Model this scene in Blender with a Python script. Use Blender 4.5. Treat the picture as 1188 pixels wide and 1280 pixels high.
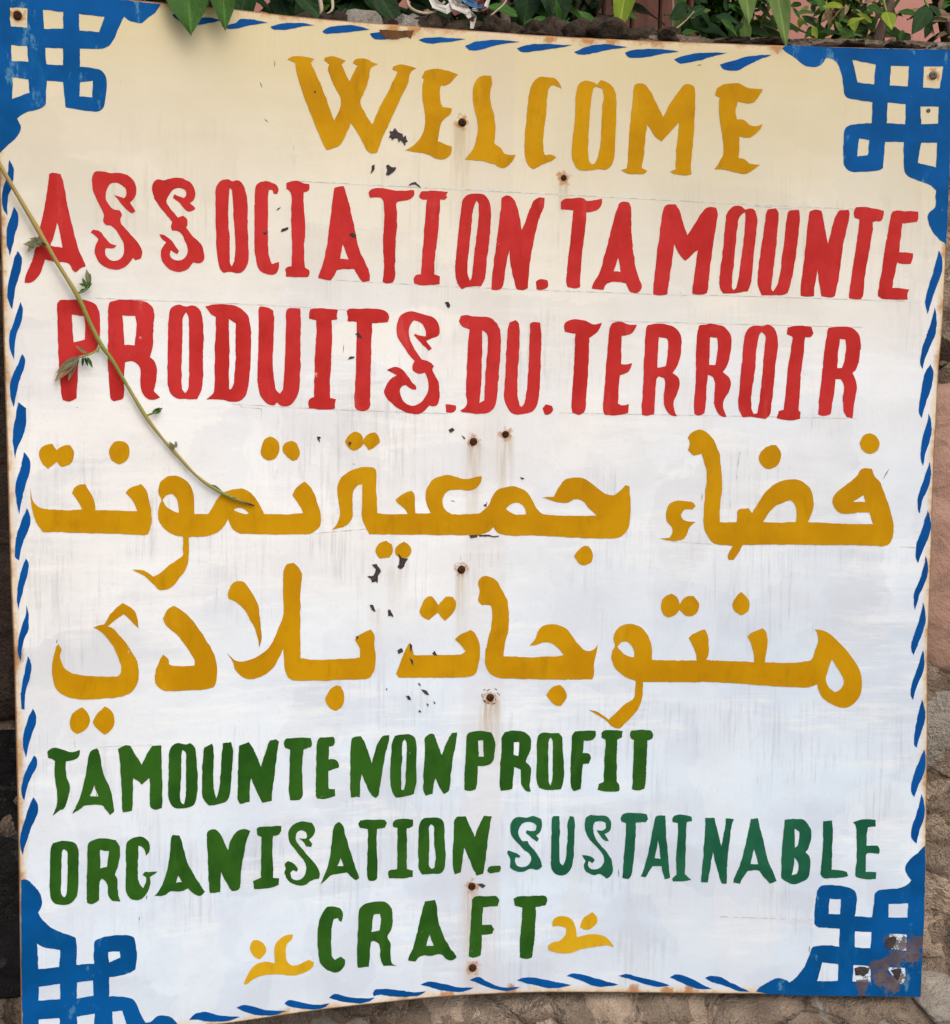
import bpy, bmesh, math, random
from mathutils import Vector, Matrix, noise
from mathutils.geometry import tessellate_polygon

# ------------------------------------------------------------------ camera, sky, sun, exposure
scene = bpy.context.scene
for o in list(bpy.data.objects):
    bpy.data.objects.remove(o)
C = scene.collection
CAM = Vector((0.0, -2.2, 1.6))
PITCH, ROLL, YAW = 0.0762672, 0.0178413, 0.0071050
FPX, PW, PH = 2130.0, 1188.0, 1280.0
def yawed(v):
    c, s = math.cos(YAW), math.sin(YAW)
    return Vector((c * v[0] + s * v[1], -s * v[0] + c * v[1], v[2]))
_u0 = Vector((0, math.sin(PITCH), math.cos(PITCH)))
_ex = Vector((1, 0, 0))
FWD = yawed((0, math.cos(PITCH), -math.sin(PITCH)))
RIGHT = yawed(_ex * math.cos(ROLL) + _u0 * math.sin(ROLL))
UP = yawed(-_ex * math.sin(ROLL) + _u0 * math.cos(ROLL))
cd = bpy.data.cameras.new('camera')
cam = bpy.data.objects.new('camera', cd)
C.objects.link(cam)
cam.matrix_world = Matrix(((RIGHT.x, UP.x, -FWD.x, CAM.x), (RIGHT.y, UP.y, -FWD.y, CAM.y),
                           (RIGHT.z, UP.z, -FWD.z, CAM.z), (0, 0, 0, 1)))
cd.sensor_fit = 'HORIZONTAL'; cd.sensor_width = 36.0; cd.lens = 36.0 * FPX / PW
cd.clip_start = 0.05; cd.clip_end = 200.0
scene.camera = cam
scene.render.resolution_x, scene.render.resolution_y = 950, 1024

SUN_EL, SUN_AZ = math.radians(46), math.radians(158)     # azimuth clockwise from +Y: behind the camera, to its right
world = bpy.data.worlds.new('World'); scene.world = world; world.use_nodes = True
wn = world.node_tree
bg = wn.nodes['Background']
sky = wn.nodes.new('ShaderNodeTexSky')
sky.sky_type = 'NISHITA'; sky.sun_disc = False
sky.sun_elevation = SUN_EL; sky.sun_rotation = SUN_AZ
sky.air_density = 1.0; sky.dust_density = 3.0; sky.ozone_density = 0.6
wn.links.new(sky.outputs[0], bg.inputs[0]); bg.inputs[1].default_value = 0.12
sd = bpy.data.lights.new('sun', 'SUN'); sun = bpy.data.objects.new('sun', sd); C.objects.link(sun)
sd.energy = 1.3; sd.angle = math.radians(75); sd.color = (1.0, 0.95, 0.86)
sdir = Vector((math.sin(SUN_AZ) * math.cos(SUN_EL), math.cos(SUN_AZ) * math.cos(SUN_EL), math.sin(SUN_EL)))
sun.rotation_euler = sdir.to_track_quat('Z', 'Y').to_euler()
sun.location = (0, -4, 6)
vs = scene.view_settings
vs.view_transform = 'Standard'; vs.look = 'None'; vs.gamma = 1.0; vs.use_curve_mapping = False
vs.exposure = 0.38

# ------------------------------------------------------------------ helpers
R = random.Random(7)
def ray(px, py):
    return FWD + RIGHT * ((px - PW / 2) / FPX) + UP * ((PH / 2 - py) / FPX)
def at(px, py, Y):                     # the point of the plane Y = const seen at a pixel
    r = ray(px, py); t = (Y - CAM.y) / r.y
    return CAM + r * t
BX0, BK = 0.262847, 0.44443            # the sheet is bent forward towards its left edge
def bend(X):
    d = max(0.0, BX0 - X)
    return -BK * d * d
def nrm(X):
    d = max(0.0, BX0 - X)
    return Vector((2 * BK * d, -1.0, 0)).normalized()      # front normal of the bent sheet
def on_sheet(px, py):
    r = ray(px, py); Y = 0.0
    for _ in range(40):
        t = (Y - CAM.y) / r.y
        Y = bend(CAM.x + r.x * t)
    p = CAM + r * t
    return p.x, p.z
def link(o, parent=None):
    C.objects.link(o)
    if parent: o.parent = parent
    return o
def mesh_obj(name, bm, mat, parent=None, smooth=False):
    me = bpy.data.meshes.new(name)
    bm.to_mesh(me); bm.free()
    if smooth:
        for p in me.polygons: p.use_smooth = True
    if mat: me.materials.append(mat)
    return link(bpy.data.objects.new(name, me), parent)
def empty(name, loc):
    o = bpy.data.objects.new(name, None); o.location = loc; o.empty_display_size = 0.05
    return link(o)
def tag(o, label=None, cat=None, group=None, kind=None):
    if label: o['label'] = label
    if cat: o['category'] = cat
    if group: o['group'] = group
    if kind: o['kind'] = kind
    return o

class NT:
    def __init__(s, name):
        s.m = bpy.data.materials.new(name); s.m.use_nodes = True
        s.t = s.m.node_tree; s.b = s.t.nodes['Principled BSDF']
        s.co = s.t.nodes.new('ShaderNodeTexCoord').outputs['Object']
    def new(s, t): return s.t.nodes.new(t)
    def set(s, sock, v):
        if isinstance(v, bpy.types.NodeSocket): s.t.links.new(v, sock)
        elif isinstance(v, (tuple, list)) and sock.type == 'RGBA' and len(v) == 3: sock.default_value = (*v, 1)
        else: sock.default_value = v
    def vmap(s, scale, loc=(0, 0, 0)):
        n = s.new('ShaderNodeMapping'); s.set(n.inputs['Vector'], s.co)
        n.inputs['Scale'].default_value = scale; n.inputs['Location'].default_value = loc
        return n.outputs[0]
    def noise(s, scale=(1, 1, 1), detail=4, rough=0.55, loc=(0, 0, 0), dist=0.0):
        n = s.new('ShaderNodeTexNoise'); s.set(n.inputs['Vector'], s.vmap(scale, loc))
        n.inputs['Scale'].default_value = 1; n.inputs['Detail'].default_value = detail
        n.inputs['Roughness'].default_value = rough; n.inputs['Distortion'].default_value = dist
        return n.outputs['Fac']
    def mr(s, v, a, b, c=0.0, d=1.0, smooth=True):
        n = s.new('ShaderNodeMapRange')
        n.interpolation_type = 'SMOOTHSTEP' if smooth else 'LINEAR'
        s.set(n.inputs['Value'], v)
        for k, x in zip(('From Min', 'From Max', 'To Min', 'To Max'), (a, b, c, d)): n.inputs[k].default_value = x
        return n.outputs[0]
    def math(s, op, a, b=0.0):
        n = s.new('ShaderNodeMath'); n.operation = op
        s.set(n.inputs[0], a); s.set(n.inputs[1], b); return n.outputs[0]
    def mix(s, f, a, b, mode='MIX'):
        n = s.new('ShaderNodeMix'); n.data_type = 'RGBA'; n.blend_type = mode
        s.set(n.inputs[0], f); s.set(n.inputs[6], a); s.set(n.inputs[7], b)
        return n.outputs[2]
    def xyz(s):
        n = s.new('ShaderNodeSeparateXYZ'); s.set(n.inputs[0], s.co); return n.outputs
    def attr(s, name):
        n = s.new('ShaderNodeAttribute'); n.attribute_name = name; return n.outputs['Fac']
    def rnd(s):
        return s.new('ShaderNodeObjectInfo').outputs['Random']
    def bump(s, h, strength=0.3, dist=0.002):
        n = s.new('ShaderNodeBump'); s.set(n.inputs['Height'], h)
        n.inputs['Strength'].default_value = strength; n.inputs['Distance'].default_value = dist
        s.t.links.new(n.outputs[0], s.b.inputs['Normal'])
    def done(s, col, rough=0.6, spec=0.4):
        s.set(s.b.inputs['Base Color'], col); s.set(s.b.inputs['Roughness'], rough)
        s.b.inputs['Specular IOR Level'].default_value = spec
        return s.m
def srgb(r, g, b):
    f = lambda c: (c / 255 / 12.92) if c / 255 <= 0.04045 else ((c / 255 + 0.055) / 1.055) ** 2.4
    return (f(r), f(g), f(b))
ZB = 1.6 - 0.803                       # height of the sign's lower edge
# ---- painted writing: outlines read off the photograph (tile origin x, y, zoom), then holes after ';'
GLYPHS = []
def tile(col, ox, oy, s, *outs):
    for o in outs:
        loops = []
        for part in o.split(';'):
            loops.append([(ox + float(a) / s, oy + float(b) / s)
                          for a, b in (p.split(',') for p in part.split())])
        GLYPHS.append((col, loops))
# WELCOME
tile('ochre', 350, 55, 4,
"38,75 60,62 95,58 172,74 155,95 185,160 215,230 245,310 270,382 305,285 270,205 240,125 248,100 220,78 225,68 270,60 327,85 308,100 330,150 348,186 388,108 365,92 375,78 412,70 490,100 455,118 445,170 425,235 402,288 425,345 462,402 495,325 540,240 590,135 562,125 565,112 610,102 685,122 655,140 640,195 600,280 555,375 515,465 488,540 460,546 437,532 395,455 355,392 330,450 305,498 268,520 235,528 212,490 175,400 135,300 100,200 82,140 76,95",
"625,530 670,505 705,465 722,420 728,375 718,310 712,240 720,175 708,165 725,132 790,124 890,150 855,190 825,206 805,203 800,240 802,290 815,315 862,322 850,350 812,382 800,420 790,485 860,512 855,548 830,572 795,576 730,548 670,538",
"925,576 965,525 985,465 990,390 975,330 965,270 968,215 985,178 1010,160 1055,158 1062,190 1052,235 1055,300 1072,360 1078,430 1072,498 1105,520 1125,548 1180,552 1160,590 1130,615 1105,618 1070,600 1010,584")
tile('ochre', 670, 80, 4,
"180,440 185,380 195,280 200,180 205,130 218,95 245,84 285,88 305,100 325,80 355,90 385,115 402,160 402,260 398,380 392,470 375,510 350,528 310,524 285,530 250,532 215,525 190,495;300,110 333,122 340,160 332,230 328,330 320,420 300,490 282,502 265,480 262,400 268,290 276,180 285,130",
"425,530 458,520 462,440 472,300 485,180 492,110 508,98 540,100 570,130 600,190 636,265 680,185 740,105 775,102 795,120 798,200 790,330 782,440 775,525 780,550 740,555 690,548 670,536 700,525 702,440 712,350 717,290 680,330 630,386 600,365 575,325 555,298 548,370 540,450 530,520 556,532 545,547 510,550 460,546",
"893,525 920,485 938,450 938,390 925,310 916,220 920,165 897,155 905,120 950,100 1010,96 1060,118 1135,125 1110,170 1080,195 1040,192 1010,186 1000,230 1005,275 1040,280 1080,308 1135,300 1105,345 1060,368 1018,358 1018,420 1015,470 1040,475 1075,498 1122,502 1085,530 1045,548 1000,540 950,528")
# ASSOCIATION.TAMOUNTE
tile('red', 20, 205, 4,
"165,50 185,43 222,50 240,110 258,210 285,320 310,420 345,495 348,512 325,520 300,540 283,530 262,497 210,490 145,478 132,520 112,560 80,590 42,592 45,565 80,480 100,410 120,320 145,200 158,110;207,290 222,360 232,418 172,408 185,370",
"378,80 385,50 405,35 440,38 470,45 520,44 565,60 592,90 602,130 590,170 568,190 585,215 595,235 580,245 560,235 535,210 505,170 490,155 510,160 540,170 552,150 545,120 520,100 490,92 465,105 450,140 450,175 465,205 485,225 515,228 528,250 520,285 545,320 590,370 620,410 632,440 625,470 600,480 585,470 560,500 530,522 490,528 450,515 415,490 395,450 395,415 412,375 385,350 372,342 385,325 420,338 440,360 470,395 503,405 490,418 450,420 445,440 455,465 480,482 510,480 535,455 540,415 528,375 500,330 475,308 450,302 435,285 440,255 425,220 400,170 382,120",
"680,130 685,95 705,78 735,80 755,78 800,68 845,75 880,100 895,140 890,175 868,195 895,220 890,230 865,237 840,220 815,190 785,170 790,150 815,160 840,170 852,150 845,128 815,118 785,128 765,155 752,185 765,215 795,250 810,268 835,257 855,275 858,300 850,315 880,355 925,400 940,440 938,480 920,495 885,490 870,515 840,535 800,538 760,520 730,480 725,440 735,410 750,390 728,370 718,350 745,355 775,380 800,415 815,435 805,450 775,430 770,450 785,475 815,482 845,465 858,430 845,385 820,340 780,330 775,310 782,290 750,250 710,200 688,160")
tile('red', 265, 205, 4,
"18,140 25,105 50,80 80,76 100,85 130,82 155,100 170,140 178,200 178,300 182,400 182,480 165,525 135,545 90,538 60,545 40,520 25,450 20,350 18,230;88,118 100,135 105,200 110,290 117,390 112,480 97,510 88,490 90,400 82,300 82,200",
"215,130 230,95 262,86 300,92 325,105 333,130 325,150 308,148 300,128 285,128 280,160 280,260 280,380 285,465 300,500 335,488 335,515 325,540 300,553 270,548 240,530 220,480 212,400 213,250",
"372,95 400,85 430,84 460,95 487,100 487,125 475,137 458,140 460,220 467,320 460,420 465,515 485,530 487,555 480,566 430,565 370,562 367,525 380,515 398,512 400,400 396,280 398,160 390,137 372,125",
"612,118 635,112 658,112 668,135 690,215 715,330 735,420 765,490 788,545 790,583 755,590 735,565 712,525 660,525 625,528 610,560 595,582 560,575 530,570 535,550 558,490 580,370 595,240;653,402 670,440 682,476 640,474",
"783,140 800,125 850,118 890,128 940,132 1010,130 1008,160 980,180 930,187 922,200 925,300 918,420 915,520 915,570 905,592 875,598 855,585 860,500 855,380 862,260 858,185 840,168 790,168",
"1037,165 1040,150 1050,135 1110,133 1180,137 1170,155 1178,165 1165,180 1140,178 1138,260 1128,370 1115,470 1112,550 1140,560 1140,600 1100,605 1050,605 1012,596 1010,570 1020,555 1045,550 1050,480 1060,350 1068,250 1075,178 1050,178")
tile('red', 540, 220, 4,
"148,150 160,110 195,88 250,90 280,112 293,150 295,230 288,320 275,420 265,510 245,552 190,552 150,565 125,530 117,470 122,400 130,300 140,220;222,120 234,140 232,220 220,330 208,430 198,510 190,522 180,490 180,420 192,300 205,180",
"350,110 375,97 405,108 425,150 440,210 450,270 470,220 500,140 530,108 565,110 560,150 535,220 515,300 495,400 485,500 480,560 460,570 425,565 410,520 395,450 388,370 375,420 365,490 355,555 330,570 298,565 300,520 310,430 325,320 340,200",
"520,530 545,515 580,520 582,550 565,566 523,567",
"645,130 665,115 700,110 760,110 775,122 815,118 850,112 850,140 835,165 800,178 772,180 770,240 758,330 748,430 740,555 720,562 680,555 672,530 680,430 695,300 708,170 645,165",
"935,140 955,128 985,132 995,155 998,220 1000,300 1010,390 1025,480 1050,545 1045,570 1015,587 990,575 970,535 920,528 880,535 860,568 800,562 805,540 840,480 870,370 905,240;933,408 940,450 945,478 908,475")
tile('red', 810, 230, 4,
"75,140 85,110 110,100 138,100 158,130 175,190 200,255 240,190 270,145 300,115 345,120 350,150 340,220 325,320 310,430 298,545 270,553 222,547 228,490 240,410 250,330 220,355 187,383 155,345 132,298 120,400 108,480 97,550 65,556 28,550 28,510 40,410 52,300 65,200",
"390,180 400,140 430,112 465,110 490,125 515,120 540,140 548,180 540,270 528,380 520,480 500,535 440,545 380,548 362,520 358,470 370,370 382,270;488,140 488,200 475,320 460,430 445,515 430,530 420,510 428,420 440,300 450,200 462,160",
"592,150 600,125 640,122 655,145 650,220 640,330 625,450 618,520 628,537 650,500 665,420 680,310 690,210 700,145 710,130 755,130 762,160 750,280 735,390 720,480 700,545 670,555 570,555 552,510 550,460 560,370 575,270",
"810,135 835,128 868,132 872,150 885,210 900,300 920,230 935,170 960,130 1005,130 1010,150 1000,210 980,290 970,360 960,440 945,520 935,560 905,567 870,560 858,500 848,428 840,480 830,560 800,563 765,558 765,520 775,430 790,310 800,200")
tile('red', 980, 240, 6,
"525,150 540,115 600,112 660,118 750,140 745,190 725,215 690,215 668,228 665,300 640,450 610,620 595,780 580,805 530,803 490,795 492,750 520,560 545,400 570,205 530,190",
"805,170 820,142 900,140 1008,146 1010,190 1000,222 940,230 890,235 880,320 865,450 905,452 968,458 965,500 955,537 890,538 850,530 830,630 815,718 880,722 940,728 930,760 930,805 850,808 745,800 710,780 710,730 730,620 755,450 780,310")
# PRODUITS.DU.TERROIR
tile('red', 60, 365, 4,
"45,60 60,42 110,38 190,40 240,65 258,110 260,180 255,250 235,295 205,315 158,322 150,360 148,430 142,530 110,545 72,540 65,500 60,420 52,320 48,200;118,113 180,120 185,160 182,238 128,250 122,180",
"300,80 310,48 350,40 430,40 490,50 522,75 530,120 525,200 525,260 510,325 535,350 545,390 540,440 530,495 560,528 530,538 495,532 470,500 462,450 462,390 445,358 412,344 385,352 380,420 380,520 370,535 330,545 312,530 305,450 298,350 300,200;372,118 436,118 442,160 435,266 382,266 378,200",
"605,110 620,78 650,62 690,72 725,66 755,85 772,130 778,220 775,320 775,420 768,490 745,535 690,535 640,528 610,500 598,440 598,320 600,200;690,100 704,130 705,250 705,380 702,480 686,506 670,480 668,360 672,240 674,130",
"785,70 850,60 930,66 970,85 1000,120 1013,180 1015,280 1010,390 1000,480 980,530 940,550 880,540 790,535 830,495 832,400 835,280 840,180 838,125 810,105;905,133 938,158 938,240 938,340 930,440 920,480 905,488 905,400 908,300 905,200")
tile('red', 300, 370, 4,
"93,65 100,52 135,55 165,70 172,110 168,200 165,300 168,400 180,465 200,488 215,460 222,370 228,250 230,130 232,70 245,60 300,62 305,120 302,250 302,380 295,470 270,530 235,552 200,545 185,530 172,545 140,540 105,500 90,440 88,370 93,250",
"347,85 350,65 400,60 490,68 485,100 488,115 458,120 460,200 458,300 452,420 450,510 480,515 475,562 420,568 345,560 342,525 350,512 370,505 372,400 376,280 382,180 380,120 347,112",
"535,75 550,64 610,62 700,66 735,80 747,105 738,130 700,133 662,135 658,220 655,340 652,460 650,550 635,570 595,572 575,555 573,500 580,380 582,250 585,130 540,125",
"782,160 795,110 825,82 870,78 920,92 965,105 992,135 1000,170 990,200 960,212 930,222 945,245 960,262 945,273 915,245 890,215 870,195 875,188 905,198 930,200 930,175 915,145 890,125 870,122 850,150 845,190 855,230 880,275 910,315 945,325 970,350 965,372 978,400 995,440 1000,490 990,540 970,552 948,545 920,575 890,590 830,582 790,560 745,520 722,485 730,450 760,410 785,395 755,380 735,370 770,355 800,360 830,385 860,430 880,450 880,466 860,465 830,445 808,455 800,480 815,520 850,547 890,540 925,510 942,460 938,410 925,382 890,388 865,370 862,345 875,325 845,290 810,240 788,200",
"1028,542 1080,545 1082,565 1070,580 1030,582")
tile('red', 560, 380, 4,
"55,85 65,60 95,55 125,62 200,65 240,90 262,140 265,220 258,320 250,420 240,500 210,540 150,548 70,540 62,532 95,500 90,440 95,320 100,200 108,125 70,110;170,130 195,150 200,200 192,300 185,400 180,480 158,495 165,420 170,320 172,200",
"300,130 310,92 340,80 355,100 360,160 355,260 348,370 350,460 358,505 370,515 385,490 398,400 405,280 408,180 412,100 425,90 460,92 468,150 465,280 460,400 450,490 425,535 385,548 330,550 300,520 282,470 285,380 292,250",
"475,520 490,502 520,508 525,530 510,550 485,552",
"583,105 600,85 640,75 690,85 730,100 770,95 755,130 725,160 708,170 705,260 700,360 692,460 685,535 660,552 625,545 617,510 622,430 632,300 635,200 640,148 585,138",
"810,120 822,95 860,88 905,102 945,102 920,145 870,158 868,220 868,300 890,302 922,295 905,335 862,358 855,420 852,498 875,505 908,500 900,545 850,555 790,555 777,535 780,460 790,340 800,220")
tile('red', 800, 385, 4,
"30,110 40,85 80,78 140,82 185,105 208,145 208,200 195,270 165,325 190,345 200,375 190,420 170,470 172,510 187,542 150,532 125,490 120,440 128,380 120,350 95,342 82,360 78,430 72,530 40,538 12,535 10,490 18,380 22,250;96,145 135,150 142,170 138,240 130,290 88,298 90,230",
"288,120 300,85 340,80 400,85 440,110 458,150 455,210 440,280 415,320 445,345 455,375 445,420 420,460 418,500 435,545 400,535 375,490 372,440 378,380 368,345 342,335 335,380 332,460 325,525 300,537 272,530 272,480 280,350 282,230;352,145 385,148 390,180 385,250 378,285 348,285 350,220",
"525,140 540,105 570,88 610,90 640,82 670,100 688,140 690,200 680,270 672,360 660,470 650,535 630,555 570,545 515,545 495,500 497,420 508,300 518,200;610,120 628,140 622,230 612,340 600,450 588,525 570,530 558,500 560,420 575,320 585,200 595,140",
"735,130 740,95 800,88 860,95 870,125 855,143 825,145 820,220 810,290 802,400 795,510 805,520 800,555 740,560 685,552 695,515 720,510 730,420 742,300 758,200 765,145",
"938,120 945,98 1000,92 1060,98 1095,130 1105,175 1100,240 1085,300 1062,325 1080,360 1085,400 1075,460 1070,520 1062,550 1035,545 1020,510 1015,450 1022,390 1005,358 980,355 975,400 965,470 955,530 920,540 893,530 895,480 910,350 922,230;1000,155 1030,158 1032,190 1022,270 1010,298 988,300 992,230")
tile('ochre', 600, 80, 6,
"335,640 340,520 352,400 365,260 375,200 395,145 440,100 500,97 560,105 600,150 612,180 575,165 540,155 515,190 503,270 495,400 478,520 475,640 490,685 540,680 572,700 540,725 470,755 405,785 370,765 345,710")
# first Arabic line
tile('ochre', 20, 535, 4,
"115,130 130,95 180,78 203,110 235,88 270,85 290,125 275,175 245,190 225,190 205,170 160,203 135,180",
"465,110 490,72 525,64 560,85 567,130 550,165 515,181 475,155",
"70,298 88,370 125,400 230,410 330,407 315,375 280,325 290,300 320,282 345,282 375,330 392,370 397,410 500,412 605,417 590,375 548,325 570,300 625,280 650,310 668,370 678,430 675,490 660,530 630,536 500,528 340,525 220,520 135,520 105,480 85,420 75,370",
"715,290 730,260 770,240 810,242 850,262 880,305 890,360 892,430 960,430 980,400 1010,350 1050,315 1110,303 1140,305 1180,330 1215,375 1238,430 1330,432 1435,425 1420,390 1383,338 1400,300 1445,268 1480,305 1510,380 1525,445 1520,490 1480,525 1410,530 1280,532 1130,528 1090,510 1068,480 1060,455 1040,490 1010,520 950,540 862,545 865,620 855,690 810,760 770,800 720,810 690,785 650,745 580,708 635,712 685,742 720,725 760,690 830,640 835,600 835,542 780,530 730,490 712,450 715,390 726,360 712,325;732,358 755,335 785,332 805,360 812,400 812,422 780,412 750,390;1088,412 1100,402 1130,400 1165,425 1150,432 1120,424")
tile('ochre', 290, 530, 4,
"148,110 165,75 190,62 225,80 238,115 232,150 210,175 183,182 150,160 143,135",
"252,125 265,95 300,82 325,100 340,145 325,178 300,182 268,155",
"565,88 585,55 615,38 645,50 657,78 680,50 715,42 735,65 740,90 715,115 685,130 660,98 640,120 610,132 585,120",
"500,528 530,490 540,430 530,370 528,310 545,270 590,235 650,217 705,217 722,235 722,330 728,445 800,452 880,448 865,425 825,392 820,378 855,350 900,333 912,350 915,400 918,445 960,447 995,445 975,400 968,360 980,310 1010,275 1050,258 1090,255 1150,272 1180,275 1220,265 1250,262 1245,290 1220,320 1180,332 1120,328 1080,335 1055,370 1055,400 1070,432 1105,450 1220,448 1260,430 1285,400 1310,350 1350,320 1410,312 1460,330 1495,365 1520,415 1552,450 1670,458 1825,458 1790,425 1755,385 1720,375 1685,392 1635,392 1590,378 1552,366 1610,362 1635,315 1665,280 1710,267 1760,272 1810,305 1860,345 1910,355 1940,335 1970,305 1988,310 1992,370 1995,430 1982,520 1950,560 1900,572 1770,570 1620,562 1500,556 1390,558 1340,548 1318,530 1308,515 1280,540 1230,555 1100,555 900,553 690,552 665,510 650,460 652,400 652,300 625,310 605,345 603,420 600,470 575,505 535,520;1370,425 1400,398 1435,395 1465,420 1473,450 1420,453 1390,440",
"718,630 735,600 770,582 800,600 803,640 790,668 740,672 725,655",
"815,630 830,605 860,587 885,605 897,635 880,665 850,672 825,660")
tile('ochre', 520, 530, 4, "792,660 830,615 865,612 885,650 880,690 850,705 820,700")
tile('ochre', 825, 530, 4,
"0,572 50,568 65,540 60,515 38,490 32,445 45,405 75,385 120,385 160,390 178,410 165,428 125,428 105,450 115,475 140,485 180,490 150,515 135,550 110,580 60,583",
"140,70 160,40 200,28 240,45 275,90 298,150 308,230 312,310 302,400 300,490 350,492 385,488 390,435 400,425 445,420 462,445 490,400 530,340 590,292 650,277 710,285 750,320 768,370 765,430 740,490 840,495 960,500 1068,500 1050,442 1000,442 930,447 890,435 868,405 868,370 890,335 940,300 985,260 1010,225 1060,222 1075,260 1100,290 1140,390 1165,480 1170,530 1155,590 1120,610 1000,605 800,605 600,602 415,605 395,640 370,680 345,680 342,655 365,608 330,605 280,600 245,570 222,520 220,440 228,340 235,250 220,180 208,148 170,158 140,130 150,95;515,490 550,440 590,405 650,380 672,395 685,440 680,490 600,492;965,388 1020,355 1030,390",
"495,175 510,135 545,107 585,107 605,145 600,190 575,215 540,225 505,200",
"1000,95 1020,55 1055,45 1085,65 1100,100 1085,135 1050,148 1020,135")
# second Arabic line
tile('ochre', 50, 730, 4,
"60,420 65,370 80,315 92,303 107,325 100,360 115,410 150,442 220,458 320,462 385,462 405,440 400,395 375,330 340,275 300,235 265,218 300,205 320,200 345,160 380,120 412,95 450,115 480,150 492,222 470,200 418,150 370,185 338,212 365,225 410,270 460,340 490,405 492,470 475,520 440,552 370,568 220,577 140,565 85,530 65,480",
"148,690 165,645 210,617 240,650 250,690 225,730 185,750 155,725",
"263,690 290,645 325,612 360,640 373,685 355,730 322,752 285,725",
"615,170 640,125 670,110 700,125 760,180 830,280 870,350 885,410 883,470 870,510 830,525 740,532 630,535 590,515 575,480 580,430 600,380 615,352 640,375 645,400 670,410 775,410 770,375 730,310 680,250 630,205")
tile('ochre', 265, 690, 4,
"80,210 100,160 130,145 165,155 200,205 230,265 240,340 248,430 237,478 220,400 185,325 150,275 110,242 85,235",
"72,502 125,545 180,542 240,515 290,470 330,390 357,310 355,200 358,100 375,60 405,52 440,85 452,120 445,170 442,300 442,530 520,538 640,535 740,530 738,480 715,440 735,415 795,388 810,410 815,490 818,550 805,610 770,635 660,638 540,643 400,640 372,610 362,560 357,482 335,530 300,585 250,620 190,635 145,620 118,590 105,550",
"565,735 590,690 615,670 645,672 662,720 655,765 620,795 585,775")
tile('ochre', 480, 710, 4,
"180,210 210,150 240,140 275,185 310,145 345,145 362,185 345,225 305,265 270,225 225,260 190,240",
"62,530 80,480 105,415 125,375 142,400 150,435 280,435 380,432 410,415 390,390 357,358 370,340 435,310 455,325 475,370 482,420 470,490 455,530 420,545 300,548 180,548 75,548",
"470,75 490,45 520,40 555,55 590,110 615,160 625,220 622,310 605,390 598,442 650,442 750,445 900,438 870,400 835,375 800,372 765,385 730,388 760,350 775,310 815,282 870,285 920,310 960,365 990,400 1020,415 1050,408 1070,380 1062,430 1050,480 1052,520 1042,555 900,558 720,555 580,550 535,530 510,490 507,440 520,360 535,300 542,230 535,185 490,185 472,160 480,115",
"812,635 845,595 880,585 905,610 915,645 885,690 850,680")
tile('ochre', 730, 730, 4,
"148,270 160,235 195,205 240,200 290,220 325,265 340,320 342,378 450,382 565,382 560,345 525,268 545,250 605,227 618,250 625,290 625,350 612,380 730,385 852,390 845,330 820,260 845,240 895,222 918,250 918,320 905,390 1000,395 1090,390 1135,378 1155,340 1173,270 1155,225 1215,240 1265,280 1325,345 1375,420 1392,490 1385,545 1355,595 1305,618 1250,605 1200,575 1175,530 1168,500 1130,516 1040,515 880,505 680,492 500,490 295,490 290,580 260,640 215,690 180,722 145,715 115,685 70,655 20,627 70,640 125,678 160,645 200,605 250,570 258,520 260,485 210,465 165,430 140,380 142,335 156,312;168,312 190,292 215,288 240,310 252,340 252,367 210,355 185,335;1240,378 1265,415 1295,465 1300,495 1280,530 1255,540 1225,515 1210,480 1220,435",
"385,110 405,65 440,48 465,65 482,102 510,65 550,60 575,95 570,135 545,160 510,158 480,128 455,155 420,167 395,145",
"745,100 765,60 790,38 815,65 830,100 822,135 785,155 755,135")
# TAMOUNTE NON PROFIT
tile('green', 50, 900, 4,
"35,160 50,145 85,140 120,150 150,160 200,150 195,180 175,198 130,205 128,240 135,290 148,335 140,390 122,440 95,455 62,480 82,430 85,370 75,300 72,240 75,205 60,195 40,190",
"250,160 285,142 300,180 310,240 325,290 350,340 365,400 370,460 350,475 330,450 310,428 260,425 220,430 195,450 162,467 185,420 205,370 220,310 235,230;270,325 280,355 293,382 250,380 262,355",
"390,145 425,128 448,128 475,170 508,225 530,180 560,130 605,125 608,180 610,280 612,370 610,440 570,447 550,430 550,350 548,290 510,322 490,305 465,290 465,370 462,455 415,462 410,440 408,350 402,250",
"645,170 660,130 690,115 725,122 750,115 775,140 782,200 788,290 785,370 772,420 740,438 680,442 655,420 640,370 643,280;713,150 730,165 730,250 730,350 720,420 705,410 700,370 706,290 706,190",
"820,140 860,118 868,140 868,230 868,330 880,392 895,350 902,280 908,190 915,115 955,110 965,150 960,250 952,340 938,400 905,418 845,428 815,390 810,330 812,230",
"995,130 1045,110 1070,150 1105,235 1130,150 1150,100 1180,95 1195,110 1185,170 1175,250 1165,330 1158,405 1110,412 1085,360 1055,290 1048,350 1050,408 1000,420 988,390 990,300 992,200")
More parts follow.
